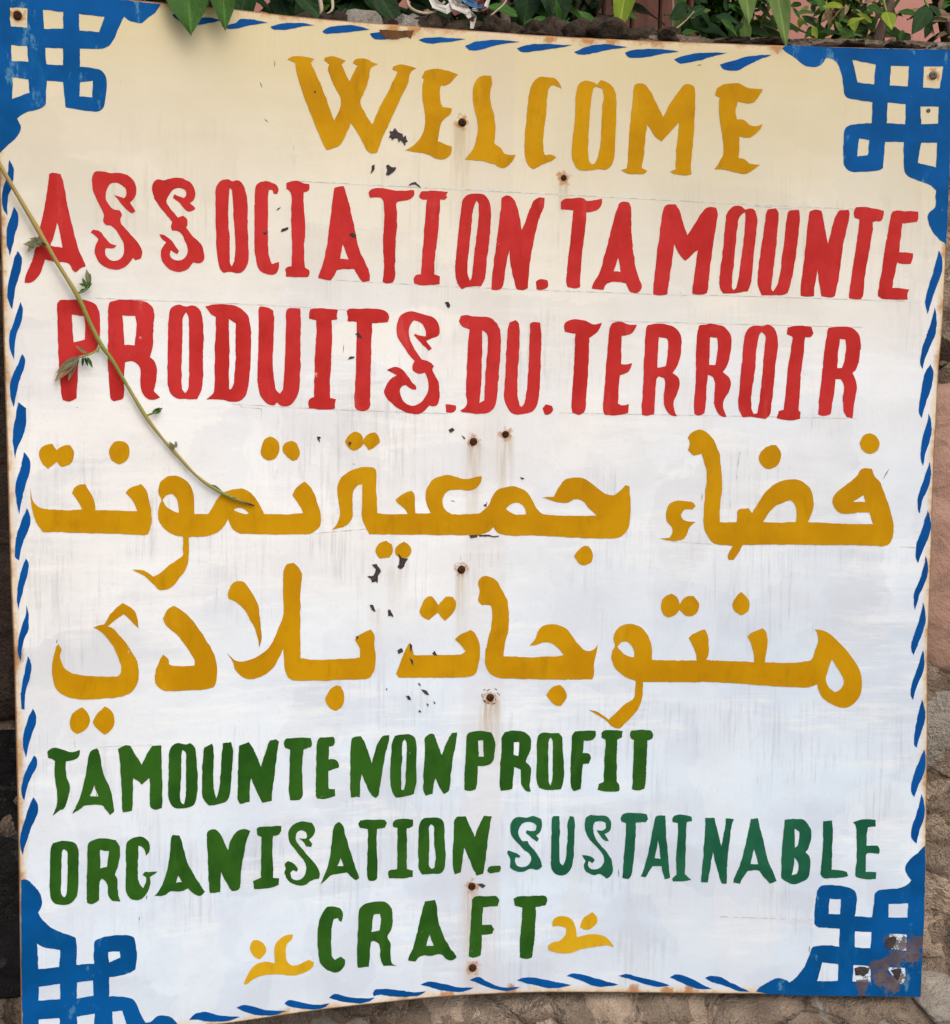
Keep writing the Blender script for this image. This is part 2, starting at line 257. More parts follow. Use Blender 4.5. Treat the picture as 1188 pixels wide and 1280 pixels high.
tile('green', 300, 900, 4,
"220,110 230,92 300,88 352,88 360,110 355,135 318,148 312,220 312,320 312,380 298,400 250,402 245,350 248,240 250,148 225,140",
"385,110 400,88 470,85 475,105 468,125 445,135 443,195 480,200 495,225 490,240 460,248 442,255 442,345 475,345 475,380 450,390 390,395 380,370 380,280 382,190",
"557,100 570,85 605,80 625,115 660,218 685,130 710,85 745,75 745,100 725,180 710,270 695,370 680,390 655,370 630,320 608,270 600,330 600,385 555,388 552,330 552,200",
"760,120 775,80 810,72 850,72 875,90 885,140 882,230 882,310 870,370 835,380 780,388 758,350 752,260;825,98 835,120 832,200 828,300 820,350 808,350 806,280 812,180 815,110",
"925,90 950,70 970,72 985,110 1010,175 1035,110 1060,65 1085,62 1085,90 1065,190 1055,280 1045,350 1020,370 1000,340 978,290 968,330 965,370 930,378 917,350 918,250 925,160")
tile('green', 550, 895, 4,
"133,100 150,82 210,75 255,82 275,120 275,180 262,230 230,248 190,250 188,310 182,365 150,375 125,370 122,320 128,220;190,122 217,122 220,160 218,203 195,203",
"310,110 325,80 370,72 425,80 452,110 455,160 430,228 455,260 455,300 448,345 455,378 430,375 410,345 405,300 405,270 370,255 367,310 362,365 305,375 300,340 302,240 308,190;370,130 395,130 397,160 392,200 367,195",
"487,110 510,85 555,85 595,85 612,110 615,180 620,260 618,330 605,365 540,372 495,360 483,310 485,200;552,108 565,130 565,220 563,310 553,348 543,320 543,220 542,130",
"660,110 675,75 720,72 780,75 778,105 760,122 720,122 716,185 745,190 757,210 745,238 715,240 710,300 705,365 670,375 655,350 655,240",
"807,85 825,72 870,70 915,75 912,105 888,118 885,220 885,325 898,345 895,375 840,378 790,370 795,340 820,330 822,250 830,120 808,105",
"950,95 960,72 1000,70 1055,72 1068,95 1060,115 1038,122 1035,210 1030,310 1025,365 990,372 962,365 965,290 972,120 955,112")
# ORGANISATION.
tile('green', 50, 1020, 4,
"52,170 65,135 110,125 165,130 190,160 193,240 190,330 182,400 150,438 95,443 60,425 48,370 50,270;120,165 135,180 138,260 132,390 120,408 105,390 106,300 108,190",
"240,140 270,118 330,112 380,120 398,160 395,230 372,295 388,320 388,370 400,428 360,425 340,395 335,340 310,312 298,330 295,420 265,440 235,435 233,370 236,240;300,170 345,175 340,210 335,255 302,262",
"428,165 440,125 480,105 520,108 545,135 548,170 528,198 520,165 492,148 490,230 490,310 500,345 515,360 530,330 530,305 515,295 525,278 585,278 575,290 550,305 552,340 535,385 505,415 470,420 440,400 428,350 430,250",
"655,110 665,95 698,97 712,140 730,210 745,250 785,320 825,380 800,398 770,390 740,362 700,378 655,375 620,398 572,400 600,365 630,290 648,200;692,300 710,330 680,335",
"835,90 850,70 880,68 905,95 925,140 942,170 955,120 985,78 1020,65 1052,75 1030,130 1018,200 1005,280 1002,350 990,370 960,375 935,340 905,280 902,340 900,380 850,385 843,320 838,200")
tile('green', 270, 1010, 4,
"203,105 215,95 260,92 325,90 325,115 310,135 285,140 282,220 285,300 285,348 315,352 315,385 270,400 190,405 185,365 215,352 225,345 225,250 228,145 207,135",
"362,140 368,105 395,78 435,68 480,75 495,105 485,140 465,160 482,180 475,195 450,192 435,165 415,150 450,155 455,140 450,120 425,112 405,125 400,155 415,185 445,220 480,260 505,295 520,330 515,355 480,362 455,380 425,388 385,380 355,355 342,320 350,305 343,280 360,265 385,275 410,305 405,320 385,310 370,325 375,350 400,362 430,350 450,320 450,285 430,250 400,215 370,175",
"590,90 615,70 635,88 645,130 670,210 695,290 718,350 700,362 670,340 655,322 610,330 580,335 550,360 522,380 545,330 565,270 578,180;623,250 638,290 608,292",
"712,80 722,62 780,58 845,58 855,75 845,98 805,105 803,180 808,280 805,350 790,365 765,362 755,330 760,220 760,105 720,98",
"885,75 895,60 940,55 985,58 985,85 970,98 955,100 955,200 955,305 985,312 985,345 930,352 865,352 862,325 870,312 905,305 908,200 908,100 888,95",
"1015,90 1035,55 1075,48 1115,50 1140,75 1143,150 1148,230 1145,300 1125,325 1070,330 1030,332 1015,300 1012,200;1075,82 1090,95 1092,180 1100,250 1092,298 1078,305 1065,285 1068,180 1065,100")
tile('green', 510, 1005, 4,
"230,85 245,62 290,62 305,100 335,165 355,110 380,60 420,60 410,110 400,180 390,270 378,350 345,357 320,310 300,260 282,215 275,270 265,340 235,352 225,320 225,220 230,150",
"398,325 410,312 460,308 465,325 455,342 410,345 400,338")
# SUSTAINABLE
tile('teal', 510, 1005, 4,
"512,115 520,85 545,65 590,68 630,60 665,75 672,110 660,140 640,155 655,175 645,190 620,170 592,145 595,132 620,135 640,130 645,110 630,95 600,90 570,100 552,130 555,160 570,185 600,185 608,205 640,240 665,285 672,310 650,328 610,325 580,338 540,335 510,315 510,270 495,245 500,232 530,240 565,262 555,270 540,265 535,285 545,308 575,315 605,300 618,270 605,245 580,230 560,205 535,180 518,150",
"720,75 728,60 758,60 760,110 758,200 760,290 775,308 790,270 798,180 800,90 810,62 830,65 835,100 832,200 825,300 800,345 760,358 725,335 715,300 718,190",
"885,110 890,75 915,52 950,58 990,60 1015,85 1018,115 1005,140 985,152 1005,185 990,185 970,170 945,130 975,132 992,120 990,95 965,85 935,90 925,115 930,150 955,195 995,240 1020,285 1025,330 1015,360 990,372 960,352 930,355 895,340 880,305 890,285 870,255 885,255 920,265 935,280 925,295 905,285 900,305 920,325 950,325 970,310 982,280 970,245 935,205 905,170 890,140")
tile('teal', 750, 1005, 4,
"103,70 120,48 180,45 235,52 242,75 230,92 180,92 178,170 170,270 160,350 145,375 115,372 118,290 128,180 132,95 108,88",
"278,65 300,58 328,58 330,110 335,190 345,290 350,370 325,378 315,340 310,312 265,310 245,340 232,365 205,362 225,310 245,230 262,140;293,180 305,275 275,270 285,225",
"362,75 375,58 420,55 460,65 462,85 435,92 432,150 430,260 425,352 458,378 430,385 365,388 362,372 385,355 382,260 390,170 392,95 365,90",
"528,70 575,68 580,100 595,160 608,212 620,160 632,70 670,75 660,110 650,180 638,290 635,400 608,400 595,350 580,300 565,240 555,310 540,392 505,392 508,350 518,260 525,160",
"755,75 790,70 800,110 820,190 840,280 865,335 885,385 850,398 820,365 795,335 740,335 715,370 700,398 668,395 672,370 700,310 725,220 745,130;770,225 785,265 792,302 755,298 762,260",
"925,80 980,75 1020,80 1050,115 1060,160 1050,205 1030,242 1050,270 1052,320 1040,370 1000,395 970,402 935,390 908,370 908,330 912,220 920,140;975,122 998,138 998,170 990,205 975,218 975,170;972,268 990,290 995,320 985,350 960,355 970,310")
tile('teal', 880, 1010, 4,
"597,65 642,62 645,110 642,200 638,310 690,312 715,320 722,340 690,348 640,350 605,352 585,330 592,250 597,150",
"748,72 790,58 860,58 862,92 820,98 815,140 815,190 870,188 880,210 875,228 825,225 812,235 810,320 862,320 862,355 800,355 762,345 758,325 765,250 765,150 762,90")
# CRAFT and its two ornaments
tile('green', 290, 1110, 4,
"430,200 445,140 470,100 500,92 540,100 555,130 548,170 535,165 530,150 510,155 500,190 497,270 500,340 515,360 530,350 545,342 565,360 562,390 540,415 510,422 470,405 440,370 430,300",
"635,110 660,82 710,70 765,70 795,95 803,150 800,205 778,245 792,280 792,340 800,375 825,388 760,390 745,360 740,310 735,280 710,265 695,270 690,330 685,395 630,398 625,340 630,220;710,132 742,128 745,170 738,212 698,220 702,170",
"955,100 965,68 1015,60 1025,90 1030,150 1050,220 1085,290 1125,345 1100,362 1075,358 1045,332 1000,338 945,342 920,368 880,362 890,335 915,270 938,170;987,232 1010,288 972,290")
tile('green', 500, 1105, 4,
"362,80 380,60 420,62 480,60 497,80 490,110 440,115 415,118 412,205 455,203 472,225 462,250 410,255 408,310 405,355 375,368 345,362 347,310 355,200",
"568,75 590,62 650,60 720,58 735,75 730,108 680,115 678,200 672,290 660,365 635,375 600,365 600,290 608,200 612,118 575,108")
tile('yellow', 290, 1110, 4,
"90,290 105,262 140,265 165,290 168,325 140,355 115,345 95,320",
"60,480 80,430 110,390 150,372 215,375 212,330 215,290 240,255 275,235 303,232 300,255 275,285 270,330 275,370 300,388 330,385 385,358 408,372 400,400 360,425 310,437 240,432 170,435 110,455 75,482")
tile('yellow', 500, 1105, 4,
"903,218 915,175 945,152 962,142 985,165 985,195 960,220 930,230",
"765,212 765,185 785,165 820,160 855,175 875,205 885,265 920,258 980,250 1030,265 1072,315 1030,308 960,318 900,330 850,345 790,345 745,330 740,310 765,292 800,285 830,250 830,220 800,210")
# four blue corner knots
tile('knot', 0, 0, 3.96,
"-34,-48 400,-22 795,20 770,60 735,85 700,112 650,105 615,80 590,130 565,190 545,220 510,238 395,240 395,330 470,338 510,355 527,400 522,500 505,540 480,552 430,548 325,530 318,470 312,405 230,398 228,470 222,520 190,540 130,555 85,585 100,620 98,650 70,690 30,725 0,755 -8,760;48,35 135,38 133,135 52,130;213,47 312,58 312,140 217,142;390,68 518,82 490,158 393,150;55,222 133,228 140,305 58,300;225,235 310,238 312,322 230,318;62,382 140,392 145,458 60,488;396,408 460,398 455,480 393,476")
tile('knot', 940, 0, 4,
"152,240 185,226 500,238 1008,248 998,600 985,960 973,1220 930,1190 895,1140 880,1090 890,1060 918,1035 920,980 922,950 890,925 830,900 790,885 765,860 760,800 760,710 668,708 662,780 658,840 620,855 540,858 490,855 465,830 458,770 460,690 470,640 500,622 600,615 605,510 540,500 480,490 462,465 455,400 440,340 415,300 375,288 350,320 310,335 265,325 220,290 170,258;503,298 620,322 612,422 530,412;697,328 787,330 780,432 690,425;862,330 958,332 940,442 857,436;680,512 770,520 768,620 675,615;845,530 935,532 932,618 848,620;537,692 588,698 582,775 527,782;847,714 928,712 922,836 832,812")
tile('knot', 0, 1040, 3.96,
"103,240 130,235 160,260 195,300 208,340 205,370 190,400 210,435 260,478 375,522 380,580 380,658 465,652 465,560 475,535 540,515 640,512 665,525 678,600 670,680 620,705 540,720 540,815 600,815 650,825 675,850 695,900 720,945 745,940 775,915 810,908 850,920 875,945 880,964 700,985 400,1015 118,1040 110,900 105,600;183,552 220,572 297,585 293,668 190,680;192,765 297,752 297,828 190,835;380,745 460,735 463,810 380,825;535,595 592,590 595,622 540,645;190,928 295,922 297,985 190,990;380,915 468,900 465,970 385,980;555,890 605,885 625,950 560,960")
tile('knot', 900, 1060, 4.125,
"1060,-12 1020,25 985,55 960,90 960,125 990,165 960,195 900,210 825,218 800,240 795,290 785,358 695,352 705,300 705,240 680,210 620,195 540,190 510,205 498,250 490,320 488,390 510,408 620,418 618,510 560,502 500,505 475,515 460,560 425,630 385,675 358,695 340,680 300,672 265,685 210,715 188,740 250,752 400,760 700,764 1035,768 1043,600 1056,300;568,262 625,265 620,342 560,340;870,290 973,285 968,360 872,358;697,430 783,435 778,518 695,512;875,443 965,445 962,530 880,520;530,590 613,600 608,685 500,688;690,605 778,608 780,692 685,688;865,615 955,618 955,680 935,702 905,680")
# rope border strokes
tile('stroke', 0, 0, 3.96, "852,75 870,60 920,85 960,92 1030,85 1095,98 1030,115 970,122 900,110")
tile('stroke', 250, 0, 2.97,
"80,95 130,85 150,70 200,72 252,85 190,92 140,105 100,105", "262,98 300,88 360,84 425,93 370,100 310,110 275,108",
"455,115 480,100 560,93 630,108 580,115 530,120 470,125", "630,125 665,118 720,118 760,130 690,146 650,143",
"812,148 835,140 900,138 985,145 920,155 850,160", "985,170 1020,155 1080,147 1188,155 1110,165 1050,182 1000,187")
tile('stroke', 600, 0, 2.97,
"138,178 170,168 230,162 345,168 270,180 200,190 160,193", "350,192 400,172 460,163 548,175 480,183 430,195 380,203",
"540,195 570,185 650,180 740,190 680,200 600,213 555,212", "722,220 760,205 830,195 920,195 860,210 810,225 750,235",
"892,238 930,228 1000,208 1085,203 1020,228 960,258 910,258")
tile('stroke', 0, 150, 4.267,
"48,212 70,250 72,290 60,360 42,410 38,510 12,460 10,390 30,320 42,270", "72,462 97,505 95,560 78,610 72,650 52,722 35,650 38,570 62,500",
"92,697 115,740 110,800 85,880 65,1008 42,960 42,880 65,780 80,730", "110,970 120,1010 115,1070 85,1150 75,1278 50,1210 52,1140 90,1030")
tile('stroke', 0, 430, 4,
"110,48 125,80 120,120 95,190 68,315 52,250 55,180 90,95", "90,292 130,320 130,400 110,470 85,520 77,575 65,500 65,430 80,350",
"118,540 148,580 148,640 125,710 95,850 78,760 80,690 105,610", "133,820 150,860 148,910 115,990 95,1080 75,1060 80,970 105,890",
"128,1072 143,1100 138,1150 115,1230 92,1325 85,1280 90,1200 110,1120")
tile('stroke', 0, 730, 3.657,
"120,92 130,140 128,210 105,270 95,352 82,320 82,260 100,190 118,140", "127,328 143,370 138,420 118,490 112,575 98,570 95,500 108,420",
"150,570 165,605 160,650 135,720 118,795 105,740 108,680 130,610", "155,783 168,800 165,840 130,910 112,990 98,960 102,900 130,830",
"150,975 172,1005 172,1050 140,1120 102,1240 92,1190 95,1140 125,1040")
tile('stroke', 1088, 260, 3.765,
"325,198 340,240 338,300 305,390 270,498 260,450 270,390 300,290", "305,468 313,520 305,600 270,680 245,757 235,720 245,660 280,560",
"285,735 298,770 290,840 262,920 243,990 230,950 238,880 255,790", "275,965 290,1020 285,1080 262,1150 250,1212 238,1180 245,1090 265,1020")
tile('stroke', 1088, 580, 4,
"298,-10 305,60 290,120 262,180 248,248 238,220 240,170 265,90", "288,230 305,300 290,370 265,430 240,497 228,460 232,400 265,310",
"280,458 290,520 280,580 250,650 225,730 220,690 222,640 255,560", "265,690 278,760 270,820 240,900 220,955 208,930 212,880 245,780",
"265,930 272,980 265,1040 235,1110 215,1178 203,1150 212,1090 240,1010")
tile('stroke', 1088, 850, 4.267,
"275,102 293,160 292,220 265,300 250,362 235,340 238,280 258,180", "288,370 298,420 290,490 260,560 235,627 218,590 225,530 262,430",
"272,608 290,660 290,730 265,800 248,873 222,840 222,790 258,680")
tile('stroke', 200, 1180, 4,
"145,382 185,345 230,340 290,355 400,365 350,383 290,390 230,388 180,378", "382,320 420,306 460,312 530,330 635,335 590,350 540,360 460,350",
"622,298 655,280 720,295 790,305 850,295 820,318 780,328 700,322 640,310", "845,268 875,250 940,265 1000,272 1075,268 1040,290 980,297 900,285")
tile('stroke', 450, 1180, 4,
"65,245 80,228 120,224 180,230 250,240 330,238 290,258 230,265 160,262 100,255 70,262", "303,202 350,188 410,198 490,215 570,218 530,235 490,240 410,232",
"550,180 595,165 640,190 710,215 800,215 760,232 700,232 640,215", "785,182 820,168 880,170 970,188 1055,205 1000,220 930,218 850,200")
tile('stroke', 700, 1180, 4,
"35,160 70,148 110,152 190,175 295,203 250,212 180,212 110,185", "292,160 335,150 390,165 480,185 550,208 490,215 430,202 350,175",
"550,168 580,153 625,160 680,185 760,225 700,226 650,212 590,185", "727,172 760,160 800,165 860,195 950,240 900,237 830,212 760,190")
# bare, flaked spots in the paint
tile('chip', 350, 55, 4, "545,430 560,436 578,422 594,441 610,446 614,460 628,458 640,485 632,490 625,502 618,486 605,480 598,494 590,474 575,470 560,482 556,466 545,470 550,450",
"450,645 460,610 475,604 470,625 455,648", "530,608 545,605 560,618 578,612 572,635 545,655 530,655 540,630", "172,230 180,236 178,244 172,238")
tile('chip', 265, 205, 4, "320,232 328,222 342,216 336,226", "345,340 350,325 375,315 378,325 355,338", "982,112 1000,98 1015,88 1040,105 1048,118 1020,100 1000,108",
"683,350 700,345 722,356 712,362 722,370 700,368", "250,340 262,346 280,335 275,352 262,358")
tile('chip', 540, 220, 4, "65,630 80,625 82,640 92,655 75,655")
tile('chip', 300, 370, 4, "575,188 590,176 600,192 615,213 598,206 586,208 588,196", "535,315 550,302 575,305 575,312 545,312", "1028,32 1040,28 1050,45 1045,60 1035,50", "735,370 758,366 756,374")
tile('chip', 290, 530, 4, "425,62 445,65 440,92 430,80", "1085,30 1100,18 1115,25 1095,40", "1145,55 1170,70 1165,76",
"833,650 850,670 882,672 870,690 862,712 840,725 825,718 840,700", "580,88 598,92 590,112")
tile('chip', 520, 530, 4, "265,558 310,553 305,568 275,570", "312,553 420,560 415,566 320,560", "520,262 535,268 543,275 530,276", "337,405 355,392 352,408 342,414")
tile('chip', 265, 690, 4, "800,62 825,60 845,95 830,120 828,155 815,148 800,152 796,134 780,124 806,118 815,85",
"788,262 805,265 818,295 800,288", "885,285 895,290 905,325 893,318 882,322", "925,495 945,480 955,500 930,510",
"1098,508 1115,495 1128,520 1110,515", "1025,655 1040,660 1038,675", "1045,685 1070,690 1085,715 1065,710", "968,718 985,722 995,742 980,738", "1030,790 1048,800 1030,805",
"1073,755 1085,765 1080,772", "1105,745 1118,755 1108,758", "868,680 877,684 870,690", "718,425 735,420 728,438", "988,455 1002,470 998,505 992,485", "985,530 1003,542 1008,565 998,555")
tile('chip', 510, 1005, 4, "345,400 370,396 388,408 375,418 360,410")
tile('rustspot', 250, 0, 2.97, "665,108 735,114 795,112 782,142 770,136 700,146 675,138")
tile('chip', 900, 1060, 4.125, "860,470 890,455 915,460 905,490 895,515 870,520 850,510",
"693,622 720,612 770,615 764,640 740,665 720,655 700,660", "885,628 910,620 935,622 930,660 918,686 905,670")
# ------------------------------------------------------------------ materials
CORNER = ((1135, 1193, .022), (1112, 1222, .030), (1085, 1232, .014), (1150, 1180, .012), (1118, 1178, .012))
def corner_rust(t, col):
    x, y, z = t.xyz()
    n = t.math('SUBTRACT', t.noise((34, 20, 34), 6, .74, (2, 3, 8)), .5)
    f = None
    for (px, py, r) in CORNER:
        X, Z = on_sheet(px, py); Z -= ZB
        dx, dz = t.math('SUBTRACT', x, X), t.math('SUBTRACT', z, Z)
        rr = t.math('SQRT', t.math('ADD', t.math('MULTIPLY', dx, dx), t.math('MULTIPLY', dz, dz)))
        k = t.mr(t.math('ADD', rr, t.math('MULTIPLY', n, .11)), r - .004, r - .008)
        f = k if f is None else t.math('MAXIMUM', f, k)
    f = t.math('MULTIPLY', f, t.mr(t.noise((70, 30, 70), 4, .7, (6, 6, 1)), .40, .46))
    rc_ = t.mix(t.mr(n, -.12, .12), (.085, .068, .075), (.16, .115, .10))
    return t.mix(t.math('MULTIPLY', f, .92), col, rc_)
def sheet_material():
    t = NT('white_sign_paint')
    x, y, z = t.xyz()
    big = t.noise((2.2, 2, 3.2), 4, .6, (5, 0, 5))
    wob = t.math('MULTIPLY', t.math('SUBTRACT', big, .5), .42)
    zz = t.math('ADD', z, wob)
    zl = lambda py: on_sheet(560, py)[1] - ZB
    # cool light on the lower part painted in as bluish white, neutral white above
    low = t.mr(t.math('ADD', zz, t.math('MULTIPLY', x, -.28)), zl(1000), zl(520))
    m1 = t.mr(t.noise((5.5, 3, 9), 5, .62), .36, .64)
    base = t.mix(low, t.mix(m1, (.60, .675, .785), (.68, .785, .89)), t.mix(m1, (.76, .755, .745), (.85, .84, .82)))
    for (sx, sz, off, lo, hi, dark, amt) in ((7, 15, 3.0, .35, .95, (.54, .57, .635), .26), (17, 5.5, 11.0, .5, .95, (.57, .58, .62), .24)):
        v = t.new('ShaderNodeTexVoronoi'); v.voronoi_dimensions = '2D'; v.feature = 'SMOOTH_F1'; v.distance = 'CHEBYCHEV'
        v.inputs['Smoothness'].default_value = .12; v.inputs['Scale'].default_value = 1
        dn = t.new('ShaderNodeCombineXYZ')
        t.set(dn.inputs[0], t.math('ADD', t.math('MULTIPLY_ADD', x, sx), t.math('MULTIPLY', big, 2.2)))
        t.set(dn.inputs[1], t.math('ADD', t.math('MULTIPLY_ADD', z, sz), t.math('MULTIPLY', m1, .5)))
        for q in (0, 1):
            dn.inputs[q].links[0].from_node.inputs[0].links[0].from_node.inputs[2].default_value = off
        t.set(v.inputs['Vector'], dn.outputs[0])
        sp = t.new('ShaderNodeSeparateColor'); t.set(sp.inputs[0], v.outputs['Color'])
        base = t.mix(t.mr(sp.outputs[0], lo, hi, 0, amt), base, dark)
        base = t.mix(t.mr(sp.outputs[1], .55, .95, 0, amt), base, (.82, .875, .93))
    # grey weathering streaks that run down the sheet
    st = t.noise((210, 30, 10), 5, .74)
    streak = t.mr(st, .46, .72)
    patch = t.mr(t.noise((6.5, 2, 7.5), 3, .55, (3, 0, 1)), .47, .60)
    col = t.mix(t.math('MULTIPLY', t.math('MULTIPLY', streak, patch), .42), base, (.38, .375, .41))
    # brushed-over touch-ups, horizontal strokes
    bn = t.noise((8, 2, 60), 5, .75, (0, 0, 7))
    br = t.mr(bn, .44, .62)
    bp = t.mr(t.noise((4.2, 2, 9), 3, .5, (9, 0, 2)), .49, .56)
    col = t.mix(t.math('MULTIPLY', t.math('MULTIPLY', br, bp), .36), col, (.90, .91, .90))
    col = t.mix(t.mr(bn, .42, .30, 0, .10), col, (.50, .49, .53))
    fine = t.noise((230, 60, 230), 3, .7)
    col = t.mix(t.mr(fine, .52, .85, 0, .28), col, (.48, .47, .47))
    col = t.mix(t.mr(fine, .30, .22, 0, .5), col, (.30, .28, .27))
    # warm light on the upper part, painted in as a cream tint
    warm_light = t.mr(t.math('ADD', z, t.math('MULTIPLY', wob, .55)), zl(470), zl(20), 0, .93, False)
    col = t.mix(warm_light, col, t.mix(t.mr(big, .35, .65), (.665, .54, .285), (.63, .525, .28)))
    # yellowed and rusting rim
    ed = t.attr('edge')
    en = t.math('SUBTRACT', t.noise((36, 20, 36), 5, .65), .5)
    e = t.math('ADD', ed, t.math('MULTIPLY', en, .022))
    col = t.mix(t.mr(e, .012, .002, 0, .8), col, (.72, .575, .38))
    e2 = t.math('ADD', ed, t.math('MULTIPLY', t.math('SUBTRACT', t.noise((24, 10, 24), 6, .75, (7, 1, 3)), .5), .050))
    col = t.mix(t.mr(e2, .0070, -.005, 0, .9), col, t.mix(t.mr(en, -.1, .1), (.36, .16, .05), (.52, .30, .13)))
    col = t.mix(t.mr(ed, .0022, .0004, 0, .8), col, (.16, .075, .03))
    # rust rings and run-off under the fixings
    sn = t.mr(t.noise((170, 30, 12), 3, .6, (1, 0, 6)), .25, .62)
    rn = t.math('MULTIPLY', t.math('SUBTRACT', t.noise((150, 50, 150), 3, .65), .5), .022)
    col = t.mix(t.math('MULTIPLY', t.attr('runoff'), sn), col, (.46, .36, .22))
    col = t.mix(t.mr(t.math('ADD', t.attr('ring'), rn), .0105, .0045, 0, .85), col, (.44, .19, .055))
    # faint print of the bar the sheet is fixed to
    X = on_sheet(605, 800)[0]
    bx = t.mr(t.math('ABSOLUTE', t.math('SUBTRACT', x, X)), .030, .022)
    col = t.mix(t.math('MULTIPLY', bx, t.mr(big, .3, .7, .05, .25)), col, (.55, .46, .42))
    cn = t.math('SUBTRACT', t.noise((34, 20, 34), 6, .74, (2, 3, 8)), .5)
    cf = t.math('MULTIPLY', t.mr(t.math('ADD', t.attr('corner'), t.math('MULTIPLY', cn, .11)), -.004, -.008, 0, .92), t.mr(t.noise((70, 30, 70), 4, .7, (6, 6, 1)), .40, .46))
    col = t.mix(cf, col, t.mix(t.mr(cn, -.12, .12), (.085, .068, .075), (.16, .115, .10)))
    t.bump(st, .15, .0015)
    return t.done(col, .58, .22)
def paint(name, a, b, light, amt=.5, rough=.5, stretch=(30, 10, 9), worn=None):
    t = NT(name)
    col = t.mix(t.mr(t.noise((11, 4, 11), 4, .65), .36, .64), a, b)
    st = t.mr(t.noise(stretch, 5, .65, (2, 0, 8)), .58, .80)
    col = t.mix(t.math('MULTIPLY', st, amt), col, light)
    if worn:
        w = t.mr(t.noise((26, 10, 11), 6, .72, (1, 5, 3)), .595, .66)
        col = t.mix(t.math('MULTIPLY', w, .62), col, worn)
        w2 = t.mr(t.noise((90, 30, 70), 4, .7, (3, 5, 3)), .68, .72)
        col = t.mix(t.math('MULTIPLY', w2, .45), col, worn)
    if not worn:
        w = t.mr(t.noise((75, 30, 60), 4, .72, (3, 5, 3)), .715, .75)
        col = t.mix(t.math('MULTIPLY', w, .45), col, (.72, .70, .66))
        col = t.mix(t.mr(t.noise((60, 20, 18), 4, .7, (8, 2, 3)), .48, .28, 0, .35), col, tuple(k * .62 for k in a))
    if name == 'blue_paint': col = corner_rust(t, col)
    t.bump(t.noise((55, 20, 14), 4, .6), .2, .002)
    return t.done(col, rough, .07)
STAINS = [(578, 153, 130, 15, .5), (705, 222, 60, 9, .55), (592, 552, 120, 13, .55), (632, 543, 110, 13, .55), (577, 712, 110, 12, .5),
          (613, 872, 95, 17, .75), (590, 1108, 130, 12, .6), (591, 1210, 34, 14, .6), (1167, 94, 20, 8, .4), (22, 19, 18, 9, .5),
          (495, 710, 70, 14, .25), (470, 760, 60, 9, .25),
          (492, 33, 22, 16, .8), (518, 36, 14, 12, .7), (688, 46, 16, 14, .7), (735, 50, 16, 16, .9), (765, 50, 12, 14, .8), (972, 58, 14, 14, .6),
          (560, 1243, 12, 14, .6), (640, 1239, 12, 16, .7), (792, 1238, 12, 18, .8), (835, 1239, 10, 14, .8), (862, 1239, 10, 12, .6)]
M = {}
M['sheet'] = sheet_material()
M['ochre'] = paint('ochre_paint', (.475, .225, .001), (.545, .275, .002), (.62, .355, .012), .6)
M['yellow'] = paint('yellow_paint', (.60, .335, .008), (.65, .38, .014), (.70, .45, .05), .4)
M['red'] = paint('red_paint', (.445, .022, .019), (.525, .033, .031), (.66, .10, .095), .65)
M['green'] = paint('green_paint', (.016, .076, .008), (.030, .112, .011), (.062, .17, .022), .55)
M['teal'] = paint('teal_paint', (.009, .088, .046), (.017, .122, .062), (.07, .23, .14), .6)
M['knot'] = paint('blue_paint', (.0006, .068, .225), (.0015, .090, .315), (.012, .16, .42), .75, .5, (24, 8, 9), worn=(.11, .30, .44))
M['stroke'] = paint('border_blue_paint', (.0008, .064, .245), (.0015, .082, .325), (.015, .14, .42), .55)
def rusty(name, a, b, c):
    t = NT(name)
    col = t.mix(t.mr(t.noise((60, 60, 60), 6, .7), .35, .65), a, b)
    col = t.mix(t.mr(t.noise((150, 150, 150), 5, .7, (3, 1, 2)), .55, .7), col, c)
    t.bump(t.noise((220, 220, 220), 5, .7), .6, .002)
    return t.done(col, .85, .2)
M['chip'] = rusty('bare_metal_spot', (.030, .024, .025), (.060, .048, .050), (.10, .062, .042))
M['rust'] = rusty('rust', (.028, .011, .006), (.075, .028, .011), (.012, .006, .004))
M['rustspot'] = rusty('rusty_bare_metal', (.085, .038, .016), (.15, .065, .024), (.045, .024, .014))
M['bar'] = rusty('rusty_bar', (.12, .06, .035), (.2, .11, .06), (.06, .03, .02))
def pencil():
    t = NT('pencil_line'); return t.done(t.mix(t.mr(t.noise((90, 9, 90), 4), .4, .6), (.50, .49, .47), (.74, .73, .70)), .7, .2)
M['pencil'] = pencil()
def stone(name, a, b, c, bs=1.0):
    t = NT(name)
    col = t.mix(t.mr(t.noise((6, 6, 9), 4, .65), .3, .7), a, b)
    col = t.mix(t.mr(t.noise((34, 34, 34), 4, .75, (4, 4, 1)), .52, .72), col, c)
    v = t.new('ShaderNodeTexVoronoi'); v.feature = 'DISTANCE_TO_EDGE'
    t.set(v.inputs['Vector'], t.vmap((7, 7, 9))); v.inputs['Scale'].default_value = 1
    n1 = t.noise((26, 26, 26), 6, .75, (2, 8, 1), .6)
    crack = t.mr(t.math('ADD', v.outputs[0], t.math('MULTIPLY', t.math('SUBTRACT', n1, .5), .25)), .0, .035)
    col = t.mix(t.math('MULTIPLY', t.math('SUBTRACT', 1.0, crack), .22), col, tuple(k * .3 for k in c))
    n2 = t.noise((120, 120, 120), 3, .75)
    t.bump(t.math('ADD', t.math('ADD', n1, t.math('MULTIPLY', n2, .35)), t.math('MULTIPLY', crack, .12)), 1.0 * bs, .022)
    return t.done(col, .92, .15)
M['pinkstone'] = stone('pink_sandstone', (.37, .225, .17), (.45, .28, .215), (.30, .19, .145), .4)
M['tanstone'] = stone('tan_stone', (.43, .32, .235), (.54, .42, .32), (.29, .215, .165))
